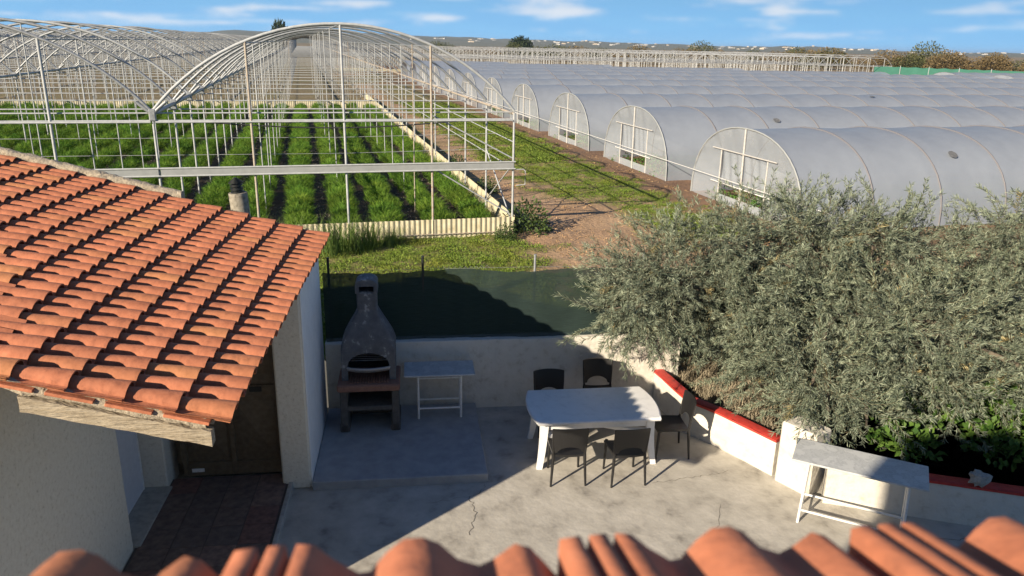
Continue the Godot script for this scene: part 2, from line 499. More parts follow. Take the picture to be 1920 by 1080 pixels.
func build_ground() -> void:
	n1.seed = 51; n1.frequency = 0.35; n1.fractal_octaves = 3
	n2.seed = 52; n2.frequency = 1.1; n2.fractal_octaves = 3
	var mb := MB.new()
	mb.coloured = true
	var cell := func(p: Array) -> void:   # a sheet of cells, rows of world points
		for i in p.size() - 1:
			for k in p[0].size() - 1:
				var q := [p[i][k], p[i][k + 1], p[i + 1][k + 1], p[i + 1][k]]
				for t in [[0, 1, 2], [0, 2, 3]]:
					var a: Vector3 = q[t[0]]; var b: Vector3 = q[t[1]]; var d: Vector3 = q[t[2]]
					var nn := (b - a).cross(d - a).normalized()
					if nn.y < 0: nn = -nn
					for x: Vector3 in [a, d, b]:
						mb.v.append(x); mb.n.append(nn); mb.c.append(ground_col(x))
	var sheet := func(a0: float, a1: float, da: float, b0: float, b1: float, db: float, flat: bool) -> void:
		var rows := []
		var nb := int(ceil((b1 - b0) / db)); var na := int(ceil((a1 - a0) / da))
		for j in nb + 1:
			var row := []
			for i in na + 1:
				var p := cy(lerpf(a0, a1, float(i) / na), lerpf(b0, b1, float(j) / nb), FY)
				if not flat: p.y = ground_y(p)
				row.append(p)
			rows.append(row)
		cell.call(rows)
	sheet.call(-24.0, 18.0, 0.3, 10.95, 34.0, 0.3, false)
	sheet.call(-60.0, 40.0, 0.9, 34.0, 90.0, 0.9, false)
	sheet.call(-120.0, 170.0, 4.0, 90.0, 330.0, 4.0, true)
	sheet.call(-6000.0, 6000.0, 400.0, 330.0, 6000.0, 400.0, true)
	sheet.call(-6000.0, -120.0, 980.0, 10.95, 330.0, 40.0, true)
	sheet.call(170.0, 6000.0, 972.0, 10.95, 330.0, 40.0, true)
	sheet.call(-120.0, -60.0, 10.0, 10.95, 90.0, 8.0, true)
	sheet.call(-60.0, -24.0, 4.0, 10.95, 34.0, 4.0, true)
	sheet.call(18.0, 40.0, 2.0, 10.95, 34.0, 2.0, true)
	sheet.call(40.0, 170.0, 6.0, 10.95, 90.0, 6.0, true)
	sheet.call(-6000.0, -11.0, 999.0, -3000.0, 10.95, 600.0, true)
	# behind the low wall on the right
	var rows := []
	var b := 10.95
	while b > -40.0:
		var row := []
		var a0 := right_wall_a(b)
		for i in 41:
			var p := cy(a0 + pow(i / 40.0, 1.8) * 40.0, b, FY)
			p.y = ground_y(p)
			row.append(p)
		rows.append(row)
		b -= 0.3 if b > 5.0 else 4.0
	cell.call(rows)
	sheet.call(-11.0, 6000.0, 600.0, -3000.0, -40.0, 600.0, true)
	struct("field", mb, M.ground)

func build_courtyard() -> void:
	var mb := MB.new()
	mb.box(L3(5.0, -0.05, -0.15), Vector3(32.0, 0.3, 22.1))
	var yard := struct("courtyard_floor", mb, M.concrete, Vector3.ZERO, YC)
	# cracks: dirt-filled breaks in the slab, a few millimetres proud
	var crack := func(pts: Array, w: float) -> void:
		var c := MB.new()
		var prev := Vector3.ZERO
		var pw := 0.0
		for i in pts.size() - 1:
			for k in 9:
				var t := k / 8.0
				var p: Vector2 = (pts[i] as Vector2).lerp(pts[i + 1], t)
				p += Vector2(n2.get_noise_2d(p.x * 9.0, p.y * 9.0), n2.get_noise_2d(p.x * 9.0 + 40.0, p.y * 9.0)) * 0.05
				var q := L3(p.x, p.y, 0.004)
				var ww := w * .55 * (0.3 + 0.9 * absf(n2.get_noise_2d(p.x * 14.0, p.y * 14.0 + 7.0)))
				if (i > 0 or k > 0) and prev.distance_to(q) > 0.004:
					var s := (q - prev).cross(Vector3.UP).normalized()
					c.quad(prev - s * pw, prev + s * pw, q + s * ww, q - s * ww)
				prev = q
				pw = ww
		part("crack", c, M.crack, yard)
	crack.call([Vector2(.62, 8.35), Vector2(.66, 8.0), Vector2(.55, 7.55)], 0.010)
	crack.call([Vector2(3.0, 8.45), Vector2(3.4, 8.5), Vector2(3.75, 8.55), Vector2(4.1, 8.62)], 0.008)
	crack.call([Vector2(.85, 8.6), Vector2(.75, 8.4), Vector2(.6, 8.35), Vector2(.1, 8.25)], 0.007)
	crack.call([Vector2(5.6, 7.1), Vector2(6.0, 6.95), Vector2(6.5, 6.9)], 0.014)
	crack.call([Vector2(3.1, 7.2), Vector2(3.5, 7.4), Vector2(3.7, 7.9)], 0.005)
	# raised slab in the corner
	var p := thing("concrete_platform", "low smooth grey concrete platform under the barbecue in the shaded corner", "platform", cy(0, 0), YC)
	mb = MB.new()
	mb.box(L3(-.225, 9.70, .055), Vector3(2.21, .13, 2.06), Basis.IDENTITY, .01)
	part("slab", mb, M.platform, p)
	# white back wall, bumpy and uneven
	var bw := thing("back_wall", "white painted rough masonry wall carrying the dark green net fence", "wall", cy(0, 0), YC)
	mb = MB.new()
	rough_wall(mb, Vector2(-1.34, 10.8), Vector2(4.1, 10.8), 0.0, 1.13, 0.24, 0.008)
	part("masonry", mb, M.whitewall, bw)
	# low wall on the right with red coping, in runs between its bends
	var lw := thing("low_wall", "low white wall with red painted coping bending round the dining table", "wall", cy(0, 0), YC)
	var runs := [[Vector2(3.72, 10.79), Vector2(3.88, 9.72)], [Vector2(3.88, 9.72), Vector2(4.17, 9.32)], [Vector2(4.17, 9.32), Vector2(4.64, 8.46)]]
	for r in runs:
		wall_run(lw, r[0], r[1])
	var pl := thing("wall_pillar", "square white pillar ending the low wall behind the marble table", "pillar", cy(0, 0), YC)
	mb = MB.new()
	var d := Vector2(.28, -.50).normalized()
	mb.box(L3(4.90, 8.24, .42), Vector3(.50, .88, .36), Basis(Vector3.UP, d.angle()), .025)
	part("shaft", mb, M.whitewall, pl)
	var lw2 := thing("low_wall", "low white wall with red coping running behind the marble side table", "wall", cy(0, 0), YC)
	wall_run(lw2, Vector2(5.0, 7.80), Vector2(9.4, 5.98))
	# stone
	mb = MB.new()
	var rows := []
	for i in 8:
		var row := []
		var ph := PI * i / 7.0
		for k in 10:
			var th := TAU * k / 10.0
			var v := Vector3(sin(ph) * cos(th), cos(ph), sin(ph) * sin(th))
			var s := 1.0 + n1.get_noise_3d(v.x * 5.0, v.y * 5.0, v.z * 5.0) * 0.7
			row.append(Vector3(v.x * .125, v.y * .085, v.z * .09) * s)
		rows.append(row)
	mb.flatgrid(rows, true)
	var st := part("stone", mb, M.rock, null, cy(6.52, 7.17, .65))
	tag(st, "rough grey stone lying on the red wall coping", "stone")
	# shade-net fence on the back wall
	var fe := thing("net_fence", "dark green shade net fence on posts above the white back wall", "fence", cy(0, 0), YC)
	mb = MB.new()
	rows = []
	for j in 7:
		var row := []
		for i in 61:
			var a := lerpf(-1.33, 6.0, i / 60.0)
			var t := j / 6.0
			var top := 2.185 + 0.018 * sin(a * 3.1) + 0.008 * sin(a * 17.0) + (0.03 * exp(-pow((a - 0.75) / 0.35, 2)) if t > 0.9 else 0.0)
			row.append(L3(a, 10.90 + 0.02 * sin(a * 2.3 + t * 2.0) + 0.03 * n2.get_noise_2d(a * 2.0, t * 1.2) + 0.012 * sin(a * 11.0 + t * 5.0) * (1.0 - t), lerpf(1.10, top, t)))
		rows.append(row)
	mb.grid(rows)
	part("net", mb, M.net, fe)
	for a: float in [-1.25, .11, 1.78, 3.45, 5.1]:
		mb = MB.new()
		mb.tube([L3(a, 10.94, .95), L3(a, 10.94, 2.4)], .019, 8)
		mb.tube([L3(a, 10.94, 2.4), L3(a, 10.94, 2.412)], .023, 8)
		part("post", mb, M.blackmetal if a < 1.0 else M.steel, fe)
	mb = MB.new()
	for a: float in [0.0]:
		var z := []
		for i in 25:
			var x := .14 + i * .04
			z.append(L3(x, 10.95, 2.215 + (0.045 if i % 2 else 0.0) - 0.02 * sin(PI * i / 24.0)))
		mb.tube(z, .0028, 4)
		mb.tube([L3(-1.25, 10.95, 2.20), L3(.11, 10.95, 2.21), L3(1.78, 10.95, 2.22), L3(3.45, 10.95, 2.2)], .002, 4)
	part("chain_link_edge", mb, M.steel, fe)

func rough_wall(mb: MB, p: Vector2, q: Vector2, y0: float, y1: float, thick: float, rough: float) -> void:
	# p..q is the front foot; the wall stands behind it
	var d := (q - p).normalized()
	var nb := Vector2(-d.y, d.x)
	var ln := p.distance_to(q)
	var cols := maxi(2, int(ln / 0.12))
	var prof := [[0.0, y0], [0.0, lerpf(y0, y1, .2)], [0.0, lerpf(y0, y1, .4)], [0.0, lerpf(y0, y1, .6)], [0.0, lerpf(y0, y1, .8)], [0.0, y1 - 0.02], [0.02, y1], [thick - 0.02, y1], [thick, y1 - 0.02], [thick, y0]]
	var rows := []
	for i in cols + 1:
		var row := []
		for e in prof:
			var s: Vector2 = p + d * (ln * i / cols) + nb * float(e[0])
			var k := n2.get_noise_3d(s.x * 2.2, float(e[1]) * 3.0, s.y * 2.2) * rough * 2.0
			row.append(L3(s.x - nb.x * k, s.y - nb.y * k, float(e[1]) + (k * 0.8 if e[1] > y0 + 0.01 else 0.0)))
		rows.append(row)
	mb.grid(rows, false, true)
	for e in [0, cols]:
		for k in range(1, prof.size() - 1):
			if e == 0: mb.tri(rows[e][0], rows[e][k], rows[e][k + 1])
			else: mb.tri(rows[e][0], rows[e][k + 1], rows[e][k])

func wall_run(parent: Node3D, p: Vector2, q: Vector2) -> void:
	var mb := MB.new()
	rough_wall(mb, p, q, 0.0, 0.50, 0.16, 0.006)
	part("masonry", mb, M.whitewall, parent)
	var d := (q - p).normalized()
	var nb := Vector2(-d.y, d.x)
	mb = MB.new()
	rough_wall(mb, p - nb * 0.012 - d * 0.004, q - nb * 0.012 + d * 0.004, 0.497, 0.545, 0.172, 0.006)
	part("coping", mb, M.redpaint, parent)

# ---------------------------------------------------------------- outbuilding
const TP := 0.1963   # tile pitch along the eave
const TE := 0.334    # exposed length of a tile
func roof_y(a: float) -> float:
	return 3.02 + (-1.16 - a) * tan(deg_to_rad(15.0))
func tile_mesh(sd: int) -> ArrayMesh:
	# local: x down the slope (mouth at +x), y up, z along the eave; barrel on one side, pan on the other
	var mb := MB.new()
	var ln := 0.42
	var r := RandomNumberGenerator.new()
	r.seed = sd
	var prof := func(w: float, h: float, dy: float) -> Array:
		var o := []
		var foot := .030 - w - .003
		o.append(Vector2(-.112, .016 + dy)); o.append(Vector2(-.106, .003 + dy)); o.append(Vector2((-.106 + foot) * .5, dy)); o.append(Vector2(foot, .004 + dy))
		for k in 9:
			var g := PI * (1.0 - k / 8.0)
			o.append(Vector2(.030 + cos(g) * w, .008 + sin(g) * h + dy))
		return o
	var secs := []
	for e in [[0.0, .056, .050, 0.0], [0.45, .061, .056, .011], [0.60, .068, .059, .017], [0.70, .079, .061, .020], [0.80, .085, .062, .023], [1.0, .088, .064, .029]]:
		var pr: Array = prof.call(float(e[1]), float(e[2]) + r.randf_range(-.001, .001), float(e[3]))
		var row := []
		for p: Vector2 in pr:
			row.append(Vector3((float(e[0]) - 1.0) * ln, p.y, -p.x))
		secs.append(row)
	mb.grid(secs, false, true)
	# underside of the mouth: lip with thickness
	var lip := []
	var back := []
	for p: Vector3 in secs[5]:
		lip.append(p + Vector3(0.0, -0.013, 0))
		back.append(p + Vector3(-0.10, -0.013, 0))
	mb.flatgrid([lip, secs[5]])
	mb.flatgrid([back, lip])
	return mb.mesh()

func build_outbuilding() -> void:
	var o := thing("tiled_outbuilding", "low outbuilding with terracotta barrel tile roof sloping over a shaded porch", "building", cy(0, 0), YC)
	var mb: MB
	# walls
	mb = MB.new()
	mb.box(L3(-3.25, 6.39, 1.72), Vector3(.30, 3.44, 2.38), Basis.IDENTITY, .02)
	part("porch_wall", mb, M.stucco, o)
	mb = MB.new()
	mb.box(L3(-3.44, 8.175, 2.82), Vector3(.12, 1.0, 1.19))
	mb.box(L3(-3.25, 8.175, 2.72), Vector3(.26, .95, 1.19))
	part("lintel", mb, M.stucco, o)
	mb = MB.new()
	mb.box(L3(-3.25, 9.0, 1.65), Vector3(.34, 3.3, .46), Basis.IDENTITY, .015)
	part("jamb_wall", mb, M.stucco, o)
	mb = MB.new()
	mb.box(L3(-1.525, 9.66, 1.33), Vector3(.35, 2.66, 1.86), Basis.IDENTITY, .02)
	part("side_wall", mb, M.stucco, o)
	mb = MB.new()
	mb.box(L3(-1.343, 9.665, 1.32), Vector3(.016, 2.64, 1.84), Basis.IDENTITY, .006)
	part("white_plaster_coat", mb, M.plaster, o)
	# gables: front wall (left of the porch) and rear wall
	for g in [[5.2, 5.45, -3.42], [9.5, 9.75, -1.71]]:
		mb = MB.new()
		var a1: float = g[2]
		var poly := PackedVector2Array([Vector2(-9.6, 0), Vector2(a1, 0), Vector2(a1, roof_y(a1) - .13), Vector2(-6.2, roof_y(-6.2) - .13), Vector2(-9.6, roof_y(-2.8) - .13)])
		mb.prism(poly, func(p: Vector2, d: float) -> Vector3: return L3(p.x, d, p.y), float(g[0]), float(g[1]))
		part("gable_wall", mb, M.stucco, o)
	mb = MB.new()
	mb.box(L3(-9.75, 7.8, 1.4), Vector3(.28, 2.8, 5.4))
	part("far_wall", mb, M.stucco, o)
	mb = MB.new()
	mb.box(L3(-2.32, 9.10, 2.75), Vector3(1.22, .42, .2))
	part("door_lintel", mb, M.stucco, o)
	# big brown door
	var door := part("door", MB_box(L3(-2.31, 9.02, 1.33), Vector3(1.23, 2.42, .05), .004), M.doorwood, o)
	for a: float in [-2.93, -2.31, -1.71]:
		part("frame_post", MB_box(L3(a + (.02 if a < -2.9 else (-.02 if a > -1.8 else 0.0)), 8.985, 1.33), Vector3(.06, 2.42, .06), .006), M.doorwood, door)
	for s: float in [-2.62, -2.01]:
		for r in [[.25, 1.12], [1.38, 2.42]]:
			mb = MB.new()
			var y0: float = r[0] + .09
			var y1: float = r[1]
			var cx := s
			var cyy := (y0 + y1) * .5
			var hw := .235
			var hh := (y1 - y0) * .5
			var apex := L3(cx, 8.935, cyy)
			var q := [L3(cx - hw, 8.992, cyy - hh), L3(cx + hw, 8.992, cyy - hh), L3(cx + hw, 8.992, cyy + hh), L3(cx - hw, 8.992, cyy + hh)]
			for k in 4: mb.tri(apex, q[k], q[(k + 1) % 4])
			part("raised_panel", mb, M.doorwood, door)
		part("rail", MB_box(L3(s, 8.985, 1.27), Vector3(.56, .14, .05), .006), M.doorwood, door)
		part("kick_rail", MB_box(L3(s, 8.985, .21), Vector3(.56, .18, .05), .006), M.doorwood, door)
	part("letter_slot", MB_box(L3(-1.98, 8.955, 1.29), Vector3(.15, .07, .014), .004), M.blackmetal, door)
	part("maker_plate", MB_box(L3(-2.76, 8.955, .20), Vector3(.15, .05, .008), .002), M.whitemetal, door)
	# white door in the side niche
	var wd := part("white_door", MB_box(L3(-3.37, 8.175, 1.14), Vector3(.04, 2.08, 1.17), .004), M.whitedoor, o)
	part("panel_seam", MB_box(L3(-3.347, 8.72, 1.14), Vector3(.012, 2.06, .03), .002), M.whitemetal, wd)
	part("threshold", MB_box(L3(-3.195, 8.175, .085), Vector3(.33, .05, 1.19), .006), M.stoneslab, o)
	# porch floor: slab, edge strip and single tiles
	part("porch_slab", MB_box(L3(-2.36, 6.98, .03), Vector3(1.46, .10, 3.98)), M.bbqbase, o)
	part("porch_edge", MB_box(L3(-1.60, 6.98, .05), Vector3(.05, .11, 4.0), .006), M.stoneslab, o)
	for i in 4:
		for j in 11:
			part("floor_tile", MB_box(L3(-2.885 + i * .352, 8.79 - j * .362, .083 + rng.randf_range(-.001, .001)), Vector3(.345, .016, .355), .003), M.porch[rng.randi() % 4], o)
	# roof: deck, then each tile
	var t15 := deg_to_rad(15.0)
	mb = MB.new()
	var rp := PackedVector2Array([Vector2(-1.32, roof_y(-1.32) - .03), Vector2(-6.2, roof_y(-6.2) - .03), Vector2(-10.2, roof_y(-2.2) - .03), Vector2(-10.2, roof_y(-2.2) - .06), Vector2(-6.2, roof_y(-6.2) - .06), Vector2(-1.32, roof_y(-1.32) - .06)])
	mb.prism(rp, func(p: Vector2, d: float) -> Vector3: return L3(p.x, d, p.y), 4.70, 9.83)
	var deck := part("roof_deck", mb, M.oldwood, o)
	var variants := [tile_mesh(1), tile_mesh(2), tile_mesh(3)]
	var bs := Basis(Vector3.BACK, -t15)
	for j in 26:
		var b := 4.77 + j * TP
		var n := 5 + int(j * 8.0 / 25.0)
		for i in n:
			var s := i * TE + rng.randf_range(-.006, .006)
			var a := lerpf(-1.215, -1.09, j / 25.0) - s * cos(t15)
			var tb := bs * Basis(Vector3.UP, rng.randf_range(-.007, .007)) * Basis(Vector3.RIGHT, rng.randf_range(-.009, .009))
			var k: int = [0, 0, 0, 1, 1, 2, 2, 3, 3, 4][rng.randi() % 10]
			part("roof_tile", variants[rng.randi() % 3], M.tile[k], o, L3(a, b, 3.02 + (-1.16 - a) * tan(t15) - .028 + rng.randf_range(-.002, .002)), tb)
	# the tiles further up that only the light sees, and the slope behind the ridge
	mb = MB.new()
	var rows := []
	for e in [-2.9, -6.2, -10.2]:
		var row := []
		for j in 53:
			var b := 4.72 + j * .0975
			var y := (roof_y(e) if e > -7.0 else roof_y(-2.2)) - .02 + (.05 if j % 2 == 0 else 0.0)
			row.append(L3(e, b, y))
		rows.append(row)
	# start each strip above the last single tile of its row
	for j in 52:
		var b := 4.72 + j * .0975
		var jj := clampi(int((b - 4.67) / TP), 0, 25)
		var n := 5 + int(jj * 8.0 / 25.0)
		var a0 := -1.15 - (n - 0.1) * TE * cos(t15)
		var h0 := .05 if j % 2 == 0 else 0.0
		var h1 := .0 if j % 2 == 0 else .05
		mb.quad(L3(a0, b, roof_y(a0) - .02 + h0), L3(a0, b + .0975, roof_y(a0) - .02 + h1), rows[1][j + 1], rows[1][j])
		mb.quad(rows[1][j], rows[1][j + 1], rows[2][j + 1], rows[2][j])
	part("upper_roof_tiles", mb, M.tile[0], o).set_meta("kind", "stuff")
	# weathered beam under the front verge, mortar bed, flat tile strips
	var slope := Basis(Vector3.BACK, -t15)
	mb = MB.new()
	var br := []
	for i in 25:
		var row := []
		var a := lerpf(-1.33, -2.45, i / 24.0)
		for e in [[0.0, .025], [0.0, .075], [0.0, .13], [.08, .13], [.08, .025]]:
			var k := n2.get_noise_3d(a * 3.0, float(e[1]) * 20.0, float(e[0]) * 20.0) * .006
			row.append(L3(a, 4.655 + e[0] + k, roof_y(a) - .225 + e[1] + k * 1.2))
		rows = rows
		br.append(row)
	mb.flatgrid(br, true)
	for e in [0, 24]:
		for k in range(1, 4): mb.tri(br[e][0], br[e][k], br[e][k + 1])
	part("verge_beam", mb, M.oldwood, o)
	mb = MB.new()
	var mr := []
	for i in 41:
		var row := []
		var a := lerpf(-1.36, -4.2, i / 40.0)
		for e in [[0.0, -.085], [-.012, -.06], [-.004, -.035], [.02, -.02], [.12, -.02], [.12, -.085]]:
			var k := n2.get_noise_3d(a * 9.0, float(e[1]) * 40.0, float(e[0]) * 30.0) * .016
			row.append(L3(a, 4.675 + e[0] + k, roof_y(a) + e[1] * (1.0 if a > -2.45 else .75) + k))
		mr.append(row)
	mb.flatgrid(mr, true)
	part("verge_mortar", mb, M.mortar, o)
	for i in 5:
		var a := -1.47 - i * .34
		var vt := MB.new()
		vt.box(Vector3.ZERO, Vector3(.285, .022, .11), Basis.IDENTITY, .003)
		part("verge_tile", vt, M.tile[rng.randi() % 3], o, L3(a, 4.70, roof_y(a) - .036 + rng.randf_range(-.003, .003)), slope)
	# pebbly mortar capping along the far verge
	mb = MB.new()
	mr = []
	for i in 90:
		var row := []
		var a := lerpf(-2.83, -6.6, i / 89.0)
		for k in 12:
			var g := TAU * k / 12.0
			var rr := 1.0 + n2.get_noise_3d(a * 14.0, cos(g) * 2.2, sin(g) * 2.2) * .42 + rng.randf_range(-.08, .08)
			row.append(L3(a, 9.83 + cos(g) * .085 * rr, roof_y(maxf(a, -6.2)) + .06 + sin(g) * .058 * rr))
		mr.append(row)
	mb.grid(mr, true, true)
	for k in range(1, 11): mb.tri(mr[0][0], mr[0][k], mr[0][k + 1])
	part("verge_capping", mb, M.mortar, o)
	# flue pipe behind the roof
	var ch := thing("flue_pipe", "weathered round flue pipe with black cowl behind the tiled roof", "chimney", cy(-2.36, 10.95, .8), YC)
	mb = MB.new()
	mb.tube([Vector3(.03, 0, 0), Vector3(.0, 1.6, 0), Vector3(-.06, 2.56, 0)], .125, 14)
	part("pipe", mb, M.pipe, ch)
	mb = MB.new()
	mb.tube([Vector3(-.06, 2.54, 0), Vector3(-.065, 2.58, 0)], .09, 14)
	mb.tube([Vector3(-.065, 2.60, 0), Vector3(-.07, 2.63, 0)], .085, 14)
	mb.tube([Vector3(-.07, 2.65, 0), Vector3(-.075, 2.68, 0)], .085, 14)
	mb.tube([Vector3(-.06, 2.5, 0), Vector3(-.075, 2.72, 0)], .065, 10)
	mb.tube([Vector3(-.075, 2.70, 0), Vector3(-.08, 2.77, 0)], .105, 14, .02)
	part("cowl", mb, M.blackmetal, ch)

func MB_box(ce: Vector3, s: Vector3, ch := 0.0) -> MB:
	var mb := MB.new()
	mb.box(ce, s, Basis.IDENTITY, ch)
	return mb

# ---------------------------------------------------------------- main house under the camera
func house_roof(b: float) -> float:
	return 5.02 + (.46 - b) * .20
func build_main_house() -> void:
	var o := thing("main_house", "house whose ribbed terracotta eave tiles line the bottom of the view", "building", cy(0, 0), YC)
	var mb := MB.new()
	var poly := PackedVector2Array([Vector2(-7.0, 0), Vector2(.18, 0), Vector2(.18, house_roof(.18) - .10), Vector2(-3.0, house_roof(-3.0) - .10), Vector2(-7.0, house_roof(1.0) - .10)])
	mb.prism(poly, func(p: Vector2, d: float) -> Vector3: return L3(d, p.x, p.y), -2.3, 9.0)
	part("wall", mb, M.stucco, o)
	mb = MB.new()
	poly = PackedVector2Array([Vector2(.42, house_roof(.42) - .03), Vector2(-3.0, house_roof(-3.0) - .03), Vector2(-7.3, house_roof(1.3) - .03), Vector2(-7.3, house_roof(1.3) - .09), Vector2(-3.0, house_roof(-3.0) - .09), Vector2(.42, house_roof(.42) - .09)])
	mb.prism(poly, func(p: Vector2, d: float) -> Vector3: return L3(d, p.x, p.y), -2.4, 9.1)
	part("roof_deck", mb, M.tile[1], o)
	# rear wing with a broad chimney stack that shades the right of the yard
	mb = MB.new()
	mb.box(L3(-5.15, -4.8, 2.45), Vector3(5.5, 4.9, 4.0))
	part("wing", mb, M.stucco, o)
	mb = MB.new()
	mb.box(L3(-6.7, -3.5, 6.6), Vector3(1.5, 3.6, .6))
	mb.box(L3(-6.7, -3.5, 8.43), Vector3(1.56, .06, .66))
	part("chimney_stack", mb, M.stucco, o)
	# ribbed interlocking tiles at the eave
	var W := .242
	var pr := [[0.0, -.004], [0.004, .018], [.07, .020], [.078, .011], [.095, .011], [.102, .020], [.155, .021], [.163, .012], [.18, .012], [.187, .021], [.24, .020], [.30, .010], [.375, .001], [.41, .002], [.46, .014], [.51, .022], [.57, .023], [.62, .019], [.68, .008], [.75, .003], [.80, .008], [.86, .017], [.91, .014], [.955, .004], [1.0, -.006]]
	mb = MB.new()
	var secs := []
	for e in [-.30, -.08, 0.0]:
		var row := []
		for p in pr:
			row.append(Vector3((p[0] - .5) * W, float(p[1]) * 1.2 + (.004 if e > -.2 else 0.0), float(e)))
		secs.append(row)
	mb.grid(secs, false, true)
	var lip := []
	var bk := []
	for p: Vector3 in secs[0]:
		lip.append(p + Vector3(0, -.014, 0)); bk.append(p + Vector3(0, -.014, .2))
	mb.flatgrid([secs[0], lip])
	mb.flatgrid([lip, bk])
	var tm := mb.mesh()
	var tilt := Basis(Vector3.RIGHT, -atan(.20))
	for j in 3:
		for i in range(-5, 6):
			var b := .20 - j * .30
			part("eave_tile", tm, M.tile[[0, 1, 0, 3, 2][(i + j * 2 + 20) % 5]], o, L3(.105 + W * .5 + i * W, b, house_roof(b) + .004 + j * .003 - .028 * (.23 + i * W)), tilt * Basis(Vector3.BACK, rng.randf_range(-.01, .01) - .028))

